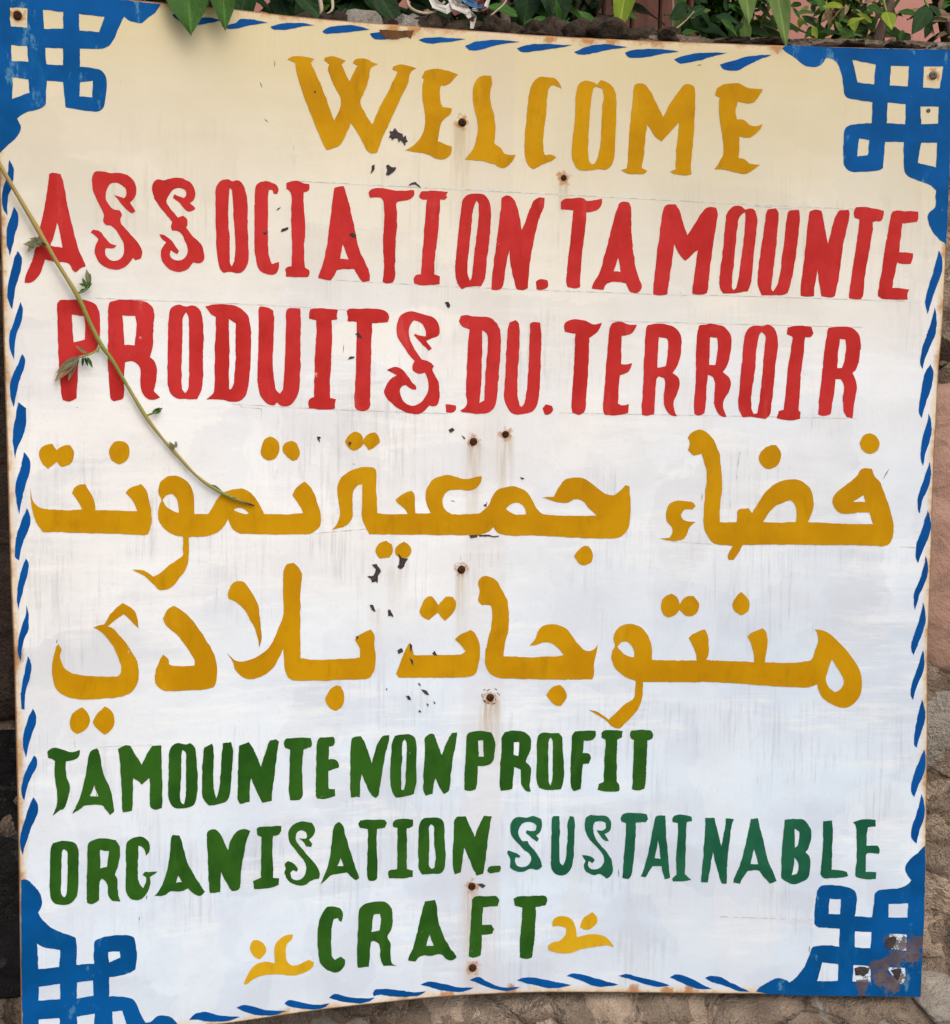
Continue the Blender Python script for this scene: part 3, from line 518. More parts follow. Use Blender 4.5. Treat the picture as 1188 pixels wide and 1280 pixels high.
M['greystone'] = stone('grey_stone', (.32, .28, .24), (.41, .365, .31), (.20, .175, .15))
M['brownstone'] = stone('brown_stone', (.055, .036, .027), (.085, .058, .044), (.035, .024, .019))  # brown darkened to carry the shade on the wall's left stones
M['shadedstone'] = stone('shaded_pebbly_stone', (.016, .014, .014), (.032, .029, .028), (.085, .08, .075))  # pebbly stone blackened, deep shade left of the sign put into its colour
M['mortar'] = stone('earth_mortar', (.30, .225, .165), (.40, .31, .235), (.17, .13, .10), 1.3)
M['soil'] = stone('soil', (.06, .042, .03), (.09, .065, .045), (.04, .03, .022))
M['ground'] = stone('ground_dirt', (.20, .155, .115), (.26, .21, .16), (.15, .115, .085))
def render_wall():
    t = NT('pink_render')
    col = t.mix(t.mr(t.noise((2, 2, 2), 5), .35, .65), (.42, .185, .15), (.50, .24, .195))
    t.bump(t.noise((60, 60, 60), 5, .7), .4, .004)
    return t.done(col, .9, .2)
M['pink'] = render_wall()
def leaf_mat(name, a, b, trans):
    t = NT(name)
    col = t.mix(t.rnd(), a, b)
    col = t.mix(t.mr(t.noise((3, 2.2, 3), 3), .4, .7, 0, .35), col, tuple(k * 1.6 for k in b))
    x, y, z = t.xyz()
    rib = t.mr(t.math('ABSOLUTE', x), .018, .006)
    col = t.mix(t.math('MULTIPLY', rib, .35), col, tuple(min(1, k * 2.6) for k in b))
    t.bump(t.noise((14, 9, 14), 4, .6), .35, .01)
    m = t.done(col, .55, .22)
    tr = t.new('ShaderNodeBsdfTranslucent'); t.set(tr.inputs[0], t.mix(.5, col, tuple(min(1, k * 2) for k in b)))
    ms = t.new('ShaderNodeMixShader'); ms.inputs[0].default_value = trans
    out = t.t.nodes['Material Output']
    t.t.links.new(t.b.outputs[0], ms.inputs[1]); t.t.links.new(tr.outputs[0], ms.inputs[2]); t.t.links.new(ms.outputs[0], out.inputs[0])
    return m
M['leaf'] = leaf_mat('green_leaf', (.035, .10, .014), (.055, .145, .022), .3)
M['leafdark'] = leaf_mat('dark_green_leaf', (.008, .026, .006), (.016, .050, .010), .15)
M['leafpale'] = leaf_mat('pale_green_leaf', (.12, .20, .05), (.17, .26, .07), .4)
M['leafyellow'] = leaf_mat('yellow_green_leaf', (.22, .33, .03), (.33, .42, .05), .45)
M['leafdry'] = leaf_mat('dry_leaf', (.20, .13, .07), (.30, .21, .12), .3)
M['leafgrey'] = leaf_mat('wilted_leaf', (.13, .14, .075), (.19, .19, .11), .3)
def bark(name, a, b):
    t = NT(name); c = t.mix(t.mr(t.noise((50, 50, 12), 5, .7), .35, .65), a, b)
    t.bump(t.noise((90, 90, 25), 5, .7), .6, .004); return t.done(c, .85, .2)
M['bark'] = bark('bark', (.075, .05, .038), (.15, .11, .085))
M['greenstem'] = bark('green_stem', (.10, .16, .03), (.18, .23, .06))
M['drystem'] = bark('dry_stem', (.34, .26, .17), (.48, .40, .29))
def vine_mat():
    t = NT('vine_stem'); x, y, z = t.xyz()
    c = t.mix(t.mr(t.noise((9, 9, 9), 3, .5), .42, .62), (.235, .27, .05), (.42, .31, .10))
    X, Z = on_sheet(300, 627)
    c = t.mix(t.mr(t.math('SUBTRACT', x, X - VROOT.x), -.004, .014), c, (.045, .022, .015))
    t.bump(t.noise((200, 200, 60), 4), .4, .002)
    return t.done(c, .5, .4)
def plain(name, col, rough=.5):
    t = NT(name); return t.done(t.mix(t.mr(t.noise((40, 40, 40), 3), .3, .7, 0, .4), col, tuple(k * .75 for k in col)), rough, .4)

# ------------------------------------------------------------------ ground, soil bed, house wall behind
bm = bmesh.new()
vs_ = [bm.verts.new(p) for p in ((-30, -30, 0), (30, -30, 0), (30, 30, 0), (-30, 30, 0))]; bm.faces.new(vs_)
tag(mesh_obj('ground', bm, M['ground']), kind='structure')
M['door'] = bark('brown_boards', (.085, .036, .028), (.13, .058, .043))
WALL_Y, WALL_TOP = 0.075, at(600, 40, .075).z
def grid_mesh(x0, x1, nx, y0, y1, ny, f):
    bm = bmesh.new()
    g = [[bm.verts.new(f(x0 + (x1 - x0) * i / nx, y0 + (y1 - y0) * j / ny)) for i in range(nx + 1)] for j in range(ny + 1)]
    for j in range(ny):
        for i in range(nx):
            bm.faces.new((g[j][i], g[j][i + 1], g[j + 1][i + 1], g[j + 1][i]))
    return bm
tag(mesh_obj('soil_bed', grid_mesh(-1.8, 1.8, 70, .12, 1.1, 20,
    lambda x, y: (x, y, WALL_TOP - .035 + .02 * noise.fractal(Vector((x * 7, y * 7, 3)), 1, 2, 4))), M['soil'], smooth=True), kind='structure')
bm = bmesh.new()
bmesh.ops.create_cube(bm, size=1, matrix=Matrix.Translation((0, 1.2, 1.9)) @ Matrix.Diagonal((4.2, .2, 3.8, 1)))
bmesh.ops.bevel(bm, geom=bm.edges[:], offset=.01, segments=2, affect='EDGES')
tag(mesh_obj('house_wall', bm, M['pink']), 'pink rendered house wall behind the plants', 'wall')

door = empty('board_door', (at(735, 0, 1.09).x, 1.09, 0))
tag(door, 'dark red-brown boarded door in the pink house wall behind the plants', 'door')
for k in range(9):
    bm = bmesh.new(); bx_ = (k - 4) * .086 * .62
    bmesh.ops.create_cube(bm, size=1, matrix=Matrix.Translation((bx_, -.012 + R.uniform(-.002, .002), 1.55)) @ Matrix.Diagonal((.086 * .58, .03, 2.5, 1)))
    bmesh.ops.bevel(bm, geom=bm.edges[:], offset=.004, segments=1, affect='EDGES')
    mesh_obj('board', bm, M['door'], door)

# ------------------------------------------------------------------ rubble stone wall that carries the sign
wall = empty('stone_wall', (0, .3, 0))
tag(wall, 'rough rubble stone wall in earth mortar behind the painted sign', 'wall')
W0 = wall.location.copy()
def wy(z):
    k = min(1, max(0, (ZB + .035 - z) / .07)); return WALL_Y - .085 * k * k * (3 - 2 * k)
def P(px, py): p = at(px, py, WALL_Y); return (p.x, p.z)
seeds = [(P(1215, 130), .09, 'tanstone'), (P(1212, 335), .09, 'tanstone'), (P(1200, 440), .045, 'brownstone'), (P(1225, 660), .215, 'pinkstone'),
         (P(1168, 925), .075, 'greystone'), (P(1215, 1010), .09, 'tanstone'), (P(1190, 1130), .09, 'tanstone'), (P(1185, 1235), .05, 'greystone'),
         (P(-40, 200), .1, 'brownstone'), (P(-55, 620), .30, 'brownstone'), (P(-30, 1090), .17, 'shadedstone'), (P(-20, 1290), .07, 'tanstone'),
         (P(130, 1340), .08, 'tanstone'), (P(310, 1300), .07, 'tanstone'), (P(430, 1285), .05, 'greystone'), (P(500, 1300), .05, 'tanstone'),
         (P(585, 1275), .06, 'tanstone'), (P(680, 1290), .06, 'tanstone'), (P(760, 1270), .05, 'tanstone'), (P(850, 1280), .06, 'tanstone'),
         (P(940, 1290), .06, 'brownstone'), (P(1060, 1285), .07, 'greystone'), (P(1150, 1300), .05, 'greystone')]
rw = random.Random(3)
kinds = ['tanstone', 'greystone', 'pinkstone', 'brownstone', 'tanstone']
zr = .12; row = 0
while zr < WALL_TOP - .04:
    xr = -1.62 + (row % 2) * .13
    while xr < 1.62:
        c = (xr + rw.uniform(-.05, .05), zr + rw.uniform(-.04, .04))
        if all(math.hypot(c[0] - s[0][0], c[1] - s[0][1]) > .10 + s[1] * .8 for s in seeds):
            seeds.append((c, rw.uniform(.06, .13), rw.choice(kinds)))
        xr += rw.uniform(.2, .32)
    zr += rw.uniform(.15, .2); row += 1
def cell(i):
    (cx, cz), w, _ = seeds[i]
    poly = [(-1.8, 0.0), (1.8, 0.0), (1.8, WALL_TOP), (-1.8, WALL_TOP)]
    for j, ((sx, sz), w2, _) in enumerate(seeds):
        if j == i or abs(sx - cx) > .9 or abs(sz - cz) > .9: continue
        nx, nz = sx - cx, sz - cz
        k = (sx * sx + sz * sz - w2 * w2 - cx * cx - cz * cz + w * w) / 2
        out = []
        for a in range(len(poly)):
            p, q = poly[a], poly[(a + 1) % len(poly)]
            dp, dq = p[0] * nx + p[1] * nz - k, q[0] * nx + q[1] * nz - k
            if dp <= 0: out.append(p)
            if (dp < 0) != (dq < 0):
                f = dp / (dp - dq); out.append((p[0] + (q[0] - p[0]) * f, p[1] + (q[1] - p[1]) * f))
        poly = out
        if len(poly) < 3: return []
    return poly
for i in range(len(seeds)):
    poly = cell(i)
    if len(poly) < 3: continue
    cx = sum(p[0] for p in poly) / len(poly); cz = sum(p[1] for p in poly) / len(poly)
    size = max(math.hypot(p[0] - cx, p[1] - cz) for p in poly)
    if size < .03: continue
    pts = poly
    for _ in range(2):                                  # round the corners
        q = []
        for a in range(len(pts)):
            p0, p1 = pts[a], pts[(a + 1) % len(pts)]
            q += [(p0[0] * .78 + p1[0] * .22, p0[1] * .78 + p1[1] * .22), (p0[0] * .22 + p1[0] * .78, p0[1] * .22 + p1[1] * .78)]
        pts = q
    ins = .007
    proud = rw.uniform(.014, .034)
    bm = bmesh.new(); rings = []
    prof = [(1.0, -.05), (1.0, .25), (.965, .62), (.90, .88), (.78, .96), (.62, 1.0), (.45, 1.03), (.22, 1.03)]
    for f, h in prof:
        rg = []
        for (x, z) in pts:
            d = math.hypot(x - cx, z - cz) + 1e-6
            g = max(.2, (d - ins) / d) * f
            X, Z = cx + (x - cx) * g, cz + (z - cz) * g
            n = noise.fractal(Vector((X * 22, i * 3.1, Z * 22)), 1, 2, 5)
            X += .006 * noise.noise(Vector((X * 30, 5, Z * 30))); Z += .006 * noise.noise(Vector((X * 30, 9, Z * 30)))
            rg.append(bm.verts.new((X - W0.x, wy(Z) + .018 - proud * h - (.010 * n if h > .3 else 0) - W0.y, Z)))
        rings.append(rg)
    cen = bm.verts.new((cx - W0.x, wy(cz) + .018 - proud * 1.02 - W0.y, cz))
    n = len(pts)
    for a, b in zip(rings, rings[1:]):
        for k in range(n):
            bm.faces.new((a[k], a[(k + 1) % n], b[(k + 1) % n], b[k]))
    for k in range(n):
        bm.faces.new((rings[-1][k], rings[-1][(k + 1) % n], cen))
    bmesh.ops.recalc_face_normals(bm, faces=bm.faces)
    mesh_obj('stone', bm, M[seeds[i][2]], wall, True)
mesh_obj('mortar', grid_mesh(-1.8, 1.8, 420, 0, WALL_TOP, 240,
    lambda x, z: (x, wy(z) + (.016 if x < -.42 else 0) + .017 * noise.fractal(Vector((x * 17, 2, z * 17)), 1, 2, 6) - W0.y, z)), M['mortar'], wall, True)
bm = bmesh.new()
bmesh.ops.create_cube(bm, size=1, matrix=Matrix.Translation((0, WALL_Y + .16 - W0.y, (WALL_TOP - .06) / 2)) @ Matrix.Diagonal((3.6, .25, WALL_TOP - .06, 1)))
mesh_obj('wall_core', bm, M['mortar'], wall)
def rock(x, y, z, sx, sy, sz, mat, seed, parent, base):
    bm = bmesh.new(); bmesh.ops.create_icosphere(bm, subdivisions=3, radius=1)
    rz = R.uniform(0, 6.28)
    for v in bm.verts:
        d = v.co.normalized()
        k = 1 + .30 * noise.fractal(d * 2.2 + Vector((seed * 3.7, 0, 0)), .8, 2, 6)
        v.co = Vector((d.x * sx, d.y * sy, d.z * sz)) * k
    bm.transform(Matrix.Translation((x - base.x, y - base.y, z - base.z)) @ Matrix.Rotation(R.uniform(-.25, .25), 4, 'Y'))
    return mesh_obj('stone', bm, mat, parent, True)
xs = -1.7; k = 0
while xs < 1.7:                                         # loose capping stones on top of the wall
    w = R.uniform(.016, .042); mid = -.62 < xs < .28
    hgt = R.uniform(.017, .028) if mid else R.uniform(.006, .010)
    rock(xs, R.uniform(.07, .12), WALL_TOP - (.002 if mid else .014), w, .05, hgt, M[R.choice(['brownstone', 'soil', 'soil', 'brownstone', 'greystone', 'soil'])], k, wall, W0)
    xs += w * 1.2; k += 1

# ------------------------------------------------------------------ the sign
root = empty('painted_sign', (0, 0, ZB))
tag(root, 'bent white sheet-metal welcome sign hand-painted in ochre, red, green and blue', 'sign')
TOPE = [(-9, -16), (100, -7), (202, 3), (281, 10), (377, 21), (478, 29.5), (591, 38), (720, 46.5), (838, 51.5), (990, 57), (1085, 59.5), (1192, 61.8)]
BOTE = [(28, 1312), (130, 1299), (228, 1287), (300, 1277.5), (415, 1261), (497, 1252), (545, 1247), (650, 1241.5), (747, 1241), (850, 1242), (997, 1243.5), (1152, 1247)]
LEFE = [(-9, -16), (-5, 120), (1, 280), (5, 430), (9, 560), (14, 730), (18, 830), (21, 950), (23.5, 1060), (27, 1280), (28, 1312)]
RIGE = [(1192, 61.8), (1186, 240), (1183, 320), (1179, 400), (1174, 460), (1171, 520), (1167, 600), (1165, 680), (1162, 760), (1160, 830), (1160, 900), (1159, 980), (1158, 1060), (1157, 1130), (1153, 1200), (1152, 1247)]
def sheet_curve(pts):
    q = [Vector(on_sheet(*p)) for p in pts]
    L = [0]
    for a, b in zip(q, q[1:]): L.append(L[-1] + (b - a).length)
    def f(t):
        s = t * L[-1]
        for i in range(len(q) - 1):
            if s <= L[i + 1] or i == len(q) - 2:
                u = (s - L[i]) / (L[i + 1] - L[i])
                p0, p1, p2, p3 = q[max(0, i - 1)], q[i], q[i + 1], q[min(len(q) - 1, i + 2)]
                return .5 * ((2 * p1) + (p2 - p0) * u + (2 * p0 - 5 * p1 + 4 * p2 - p3) * u * u + (3 * p1 - p0 - 3 * p2 + p3) * u ** 3)
    return f
cT, cB, cL, cR = map(sheet_curve, (TOPE, BOTE, LEFE, RIGE))
NX, NZ = 270, 290
bm = bmesh.new(); lay = bm.verts.layers.float.new('edge')
lr, lg, lc = (bm.verts.layers.float.new(k) for k in ('runoff', 'ring', 'corner'))
lay = bm.verts.layers.float['edge']; lr, lg, lc = (bm.verts.layers.float[k] for k in ('runoff', 'ring', 'corner'))
SP = [(*on_sheet(px, py), ln * .00103, w * .00103, min(1, s * 1.35), s) for (px, py, ln, w, s) in STAINS]
CP = [(*on_sheet(px, py), r) for (px, py, r) in CORNER]
sst = lambda v, a, b: (lambda k: k * k * (3 - 2 * k))(min(1, max(0, (v - a) / (b - a))))
g = []
for j in range(NZ + 1):
    v = j / NZ; rowv = []
    for i in range(NX + 1):
        u = i / NX
        p = (1 - v) * cT(u) + v * cB(u) + (1 - u) * cL(v) + u * cR(v) - ((1 - u) * (1 - v) * cT(0) + u * (1 - v) * cT(1) + (1 - u) * v * cB(0) + u * v * cB(1))
        vt = bm.verts.new((p.x, bend(p.x), p.y - ZB))
        ro, rg = 0.0, .05
        for (X, Z, ln, w, s2, s1) in SP:
            dx, dz = abs(p.x - X), Z - p.y
            if dx > .06 or dz > ln + .05 or dz < -.05: continue
            if dx < w and -.001 < dz < ln: ro = max(ro, s2 * sst(dx, w, w * .39) * sst(dz, -.001, .003) * (1 - dz / ln))
            if s1 > .3: rg = min(rg, math.hypot(dx, dz))
        vt[lr], vt[lg] = ro, rg
        vt[lc] = min(math.hypot(p.x - X, p.y - Z) - r for (X, Z, r) in CP)
        rowv.append(vt)
    g.append(rowv)
for j in range(NZ + 1):
    for i in range(NX + 1):
        c = g[j][i].co
        g[j][i][lay] = min((c - g[0][i].co).length, (c - g[NZ][i].co).length, (c - g[j][0].co).length, (c - g[j][NX].co).length)
for j in range(NZ):
    for i in range(NX):
        bm.faces.new((g[j][i], g[j + 1][i], g[j + 1][i + 1], g[j][i + 1]))
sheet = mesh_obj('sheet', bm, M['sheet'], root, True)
sol = sheet.modifiers.new('thickness', 'SOLIDIFY'); sol.thickness = .0018; sol.offset = -1

def smooth_loop(q):
    n = len(q); q = [Vector(p) for p in q]; out = []
    cor = []
    for i in range(n):
        a, b = q[i] - q[i - 1], q[(i + 1) % n] - q[i]
        cor.append(a.length > 1e-6 and b.length > 1e-6 and a.angle(b) > math.radians(52))
    for i in range(n):
        p0, p1, p2, p3 = q[i - 1], q[i], q[(i + 1) % n], q[(i + 2) % n]
        d = (p2 - p1).length
        if d < 1e-6: continue
        def tan(pa, pb, pc, corner):
            if corner: return None
            v = pc - pa
            return v.normalized() * min(d, 1.6 * min((pb - pa).length, (pc - pb).length)) if v.length > 1e-6 else None
        m1, m2 = tan(p0, p1, p2, cor[i]), tan(p1, p2, p3, cor[(i + 1) % n])
        ch = p2 - p1
        if m1 is None: m1 = ch if m2 is None else ch * 1.5 - m2 * .5
        if m2 is None: m2 = ch * 1.5 - m1 * .5
        ns = max(1, math.ceil(d / 2.4))
        for k in range(ns):
            t = k / ns; t2, t3 = t * t, t * t * t
            out.append(p1 * (2 * t3 - 3 * t2 + 1) + m1 * (t3 - 2 * t2 + t) + p2 * (-2 * t3 + 3 * t2) + m2 * (t3 - t2))
    return out
def flat_on_sheet(name, loops, mat, off, smooth=True, wob=.35, parent=None):
    fl = []
    for L in loops:
        s = smooth_loop(L) if smooth else [Vector(p) for p in L]
        if wob:                                         # unsteady brush edge
            if not smooth: s = [a.lerp(b, k / max(1, math.ceil((b - a).length / 1.3))) for a, b in zip(s, s[1:] + s[:1]) for k in range(max(1, math.ceil((b - a).length / 1.3)))]
            s = [p + sum((Vector((noise.noise(Vector((p.x * f, p.y * f, 1))), noise.noise(Vector((p.x * f, p.y * f, 9))))) * wob * g for f, g in ((.11, 1.0), (.43, 1.3 * max(0, noise.noise(Vector((p.x * .06, p.y * .06, 4))) + .12)), (.9, 1.5 * max(0, noise.noise(Vector((p.x * .07, p.y * .07, 7))))))), Vector((0, 0))) for p in s]
        fl.append([Vector((*on_sheet(p.x, p.y), 0)) for p in s])
    tris = tessellate_polygon(fl)
    allp = [p for L in fl for p in L]
    bm = bmesh.new()
    vv = [bm.verts.new(p) for p in allp]
    for t in tris:
        a, b, c = (allp[k] for k in t)
        if abs((b - a).cross(c - a).z) < 1e-11: continue
        try: bm.faces.new([vv[k] for k in t])
        except ValueError: pass
    x0, x1 = min(p.x for p in allp), max(p.x for p in allp)
    k = math.floor(x0 / .022) + 1
    while k * .022 < x1:
        bmesh.ops.bisect_plane(bm, geom=bm.verts[:] + bm.edges[:] + bm.faces[:], dist=1e-7, plane_co=(k * .022, 0, 0), plane_no=(1, 0, 0))
        k += 1
    for v in bm.verts:
        X, Z = v.co.x, v.co.y
        p = Vector((X, bend(X), Z - ZB)) + nrm(X) * off
        v.co = p
    for f in bm.faces:
        f.normal_update()
        if f.normal.y > 0: f.normal_flip()
    return mesh_obj(name, bm, mat, parent or root)
PART = {'ochre': 'letter', 'red': 'letter', 'green': 'letter', 'teal': 'letter', 'yellow': 'ornament', 'knot': 'corner_knot', 'stroke': 'border_stroke', 'chip': 'paint_chip', 'rustspot': 'paint_chip'}
LIFT = {'knot': .00030, 'stroke': .00036, 'chip': .0009, 'rustspot': .0009}
rc = random.Random(5)
for col, loops in GLYPHS:
    off = LIFT.get(col, .00045) + rc.uniform(0, .00006)
    flat_on_sheet(PART[col], loops, M[col], off, smooth=(col not in ('chip', 'rustspot')), wob=(1.6 if col in ('chip', 'rustspot') else .75))
for k in range(11):                                     # flaked ring round the lower fixing
    a = k * .57 + rc.uniform(-.2, .2); r0 = rc.uniform(8, 12.5); c0 = Vector((613 + r0 * math.cos(a), 872 + r0 * .85 * math.sin(a) - 2)); tv = Vector((-math.sin(a), math.cos(a))) * rc.uniform(1.2, 3); nv = Vector((math.cos(a), math.sin(a))) * rc.uniform(.4, .9)
    flat_on_sheet('paint_chip', [[c0 - tv, c0 - nv, c0 + tv, c0 + nv]], M['chip'], .0008, False, .8)
# pencil guide lines
for pts in ([(370, 226), (700, 243), (930, 255), (1085, 262)], [(940, 257), (1000, 262)], [(420, 350), (560, 358), (690, 363), (860, 369)], [(860, 368), (1060, 374), (1150, 377)],
            [(110, 372), (330, 381), (480, 390)], [(760, 401), (960, 406), (1078, 409)], [(290, 505), (420, 512), (560, 517)], [(700, 516), (920, 520), (1070, 523)],
            [(840, 677), (890, 680)], [(1125, 683), (1150, 685)], [(120, 934), (190, 931)], [(900, 1146), (960, 1148), (1016, 1150)], [(460, 661), (380, 668)], [(300, 508), (327, 511), (327, 522)],
            [(92, 914), (94, 936)], [(925, 565), (921, 600)], [(367, 172), (368, 214)], [(850, 364), (853, 372)]):
    for (a, b) in zip(pts, pts[1:]):
        a, b = Vector(a), Vector(b); d = (b - a).normalized(); nn = Vector((-d.y, d.x)) * rc.uniform(.35, .6)
        flat_on_sheet('guide_line', [[a - nn, b - nn, b + nn, a + nn]], M['pencil'], .0002, False, .2)
rs = random.Random(21)
sc_ = [((344, 75), (343, 84)), ((325, 102), (328, 110)), ((330, 148), (336, 153)), ((921, 586), (925, 566)), ((850, 364), (853, 372)), ((913, 622), (914, 640)), ((1112, 585), (1104, 600))]
for _ in range(46):
    px, py = rs.uniform(50, 1120), rs.uniform(70, 1200); L = rs.uniform(2, 13)
    sc_.append(((px, py), (px + rs.uniform(-1.2, 1.2), py + L)) if rs.random() < .7 else ((px, py), (px + L * .6, py + rs.uniform(-1, 1.5))))
for a, b in sc_:
    a, b = Vector(a), Vector(b); d = (b - a).normalized(); nn = Vector((-d.y, d.x)) * rs.uniform(.25, .6)
    flat_on_sheet('scratch', [[a, a.lerp(b, .4) - nn, b, a.lerp(b, .5) + nn]], M[rs.choice(['pencil', 'pencil', 'chip'])], .00022, False, .3)
# fixings
def screw(px, py, r, mat):
    X, Z = on_sheet(px, py); n = nrm(X)
    bm = bmesh.new(); prev = None; seg = 12
    ringdef = [(1.25, 0.0), (1.15, .25), (.95, .5), (.55, .72), (.42, .70), (.40, .45)]
    rr = []
    for f, h in ringdef:
        rg = []
        for k in range(seg):
            a = k * 2 * math.pi / seg
            q = r * f * (1 + .14 * noise.noise(Vector((px + math.cos(a), py + math.sin(a), f))))
            rg.append(bm.verts.new((q * math.cos(a), q * math.sin(a), r * h + .0002)))
        rr.append(rg)
    for a, b in zip(rr, rr[1:]):
        for k in range(seg): bm.faces.new((a[k], a[(k + 1) % seg], b[(k + 1) % seg], b[k]))
    bm.faces.new(rr[-1])
    m = n.to_track_quat('Z', 'Y').to_matrix().to_4x4()
    m.translation = Vector((X, bend(X), Z - ZB))
    bm.transform(m)
    mesh_obj('screw', bm, mat, root)
M['iron'] = rusty('old_iron', (.10, .09, .08), (.18, .16, .14), (.09, .045, .02))
for (px, py, r) in ((578, 153, 4.2), (705, 222, 3.0), (592, 552, 4.0), (632, 543, 3.6), (577, 712, 4.2), (613, 872, 4.0), (590, 1108, 4.0), (591, 1210, 4.0), (22, 19, 4.2)):
    screw(px, py, r * .00103, M['rust'])
screw(1167, 94, .0042, M['iron']); screw(1161, 138, .0022, M['iron'])
# flat steel bar behind the sheet, fixed back to the wall
bm = bmesh.new()
bx = on_sheet(600, 640)[0]
bmesh.ops.create_cube(bm, size=1, matrix=Matrix.Translation((bx, bend(bx) + .012, .60)) @ Matrix.Diagonal((.034, .006, 1.12, 1)))
mesh_obj('backing_bar', bm, M['bar'], root)
for zz in (.12, .6, 1.1):
    for xx in (bx, .57):
        bm = bmesh.new(); yb = bend(xx) + .003
        bmesh.ops.create_cone(bm, cap_ends=True, segments=10, radius1=.006, radius2=.006, depth=.13 - yb,
                              matrix=Matrix.Translation((xx, (yb + .13) / 2, zz)) @ Matrix.Rotation(math.pi / 2, 4, 'X'))
        mesh_obj('fixing_rod', bm, M['bar'], root)

# ------------------------------------------------------------------ plants
def leaf_mesh(name, mat, wid, fold, droop, wave=0.03):
    bm = bmesh.new(); rows = []
    N = 8
    for j in range(N + 1):
        t = j / N
        w = wid * .5 * (math.sin(math.pi * min(1, t ** .8 * 1.02)) ** .85 if 0 < t < 1 else 0) + .004
        r = []
        for i in range(5):
            s = (i - 2) / 2
            x = s * w
            z = abs(s) * w * fold - droop * t * t + wave * math.sin(t * 9 + s * 2) * abs(s)
            r.append(bm.verts.new((x, t, z)))
        rows.append(r)
    for a, b in zip(rows, rows[1:]):
        for i in range(4): bm.faces.new((a[i], a[i + 1], b[i + 1], b[i]))
    me = bpy.data.meshes.new(name); bm.to_mesh(me); bm.free()
    for p in me.polygons: p.use_smooth = True
    me.materials.append(mat)
    return me
LM = {}
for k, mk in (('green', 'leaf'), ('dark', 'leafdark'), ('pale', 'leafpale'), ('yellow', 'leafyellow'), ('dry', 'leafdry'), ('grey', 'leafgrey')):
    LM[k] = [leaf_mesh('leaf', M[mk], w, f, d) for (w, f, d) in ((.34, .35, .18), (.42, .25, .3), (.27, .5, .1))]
LM['broad'] = [leaf_mesh('leaf', M['leaf'], .62, .22, .10)]
LM['broadpale'] = [leaf_mesh('leaf', M['leafpale'], .34, .3, .08)]
LM['broadyellow'] = [leaf_mesh('leaf', M['leafyellow'], .42, .3, .12)]
LM['broaddark'] = [leaf_mesh('leaf', M['leafdark'], .6, .25, .12)]
def put_leaf(parent, me, base, tip, facing, width=1.0):
    d = tip - base; L = d.length; y = d.normalized()
    x = y.cross(facing)
    if x.length < 1e-4: x = y.cross(Vector((0, 0, 1)))
    x.normalize(); z = x.cross(y)
    o = bpy.data.objects.new('leaf', me); link(o, parent)
    b = base - parent.location
    o.matrix_local = Matrix(((x.x * L * width, y.x * L, z.x * L, b.x), (x.y * L * width, y.y * L, z.y * L, b.y), (x.z * L * width, y.z * L, z.z * L, b.z), (0, 0, 0, 1)))
    return o
def tube(name, pts, radii, mat, parent, seg=8):
    bm = bmesh.new(); prev = None
    base = parent.location if parent else Vector()
    pts = [Vector(p) for p in pts]
    # resample smoothly
    P2, R2 = [], []
    for i in range(len(pts) - 1):
        p0, p1, p2, p3 = pts[max(0, i - 1)], pts[i], pts[i + 1], pts[min(len(pts) - 1, i + 2)]
        for k in range(5):
            u = k / 5
            P2.append(.5 * ((2 * p1) + (p2 - p0) * u + (2 * p0 - 5 * p1 + 4 * p2 - p3) * u * u + (3 * p1 - p0 - 3 * p2 + p3) * u ** 3))
            R2.append(radii[i] * (1 - u) + radii[i + 1] * u)
    P2.append(pts[-1]); R2.append(radii[-1])
    for i, p in enumerate(P2):
        d = (P2[min(i + 1, len(P2) - 1)] - P2[max(0, i - 1)]).normalized()
        a = d.cross(Vector((.3, .9, .2))).normalized(); b = d.cross(a)
        rg = [bm.verts.new(p - base + (a * math.cos(k * 2 * math.pi / seg) + b * math.sin(k * 2 * math.pi / seg)) * R2[i] * (1 + .15 * noise.noise(p * 60))) for k in range(seg)]
        if prev:
            for k in range(seg): bm.faces.new((prev[k], prev[(k + 1) % seg], rg[(k + 1) % seg], rg[k]))
        else: bm.faces.new(rg[::-1])
        prev = rg
    bm.faces.new(prev)
    bmesh.ops.recalc_face_normals(bm, faces=bm.faces)
    return mesh_obj(name, bm, mat, parent, True)
BED = WALL_TOP - .03
def shrub(name, label, x, y, nst, h, spread, kinds, lmin, lmax, nl, seed, stem='bark', rad=.006, lean=(0, -.12), group=None):
    r = random.Random(seed)
    s = empty(name, (x, y, BED)); tag(s, label, 'plant', group)
    for k in range(nst):
        a = r.uniform(0, 6.28); sp = r.uniform(.25, 1) * spread
        hh = h * r.uniform(.6, 1.1)
        pts = []
        for j in range(6):
            t = j / 5
            pts.append(Vector((x + math.cos(a) * sp * t ** 1.3 + lean[0] * t * t + r.uniform(-.012, .012), y + math.sin(a) * sp * .55 * t ** 1.3 + lean[1] * t * t + r.uniform(-.012, .012), BED - .015 + hh * t)))
        tube('stem', pts, [rad * (1 - .13 * j) for j in range(6)], M[stem], s, 6)
        for q in range(nl):
            t = r.uniform(.02, 1) ** 1.7
            i = min(4, int(t * 5)); u = t * 5 - i
            b = pts[i].lerp(pts[i + 1], u)
            L = r.uniform(lmin, lmax); aa = r.uniform(0, 6.28)
            d = Vector((math.cos(aa), math.sin(aa) * .8 - .15, r.uniform(-.75, .55))).normalized()
            put_leaf(s, r.choice(LM[r.choice(kinds)]), b, b + d * L, Vector((r.uniform(-.5, .5), -.6, .8)), r.uniform(.8, 1.25))
    return s
g0 = 'shrubs growing on top of the stone wall'
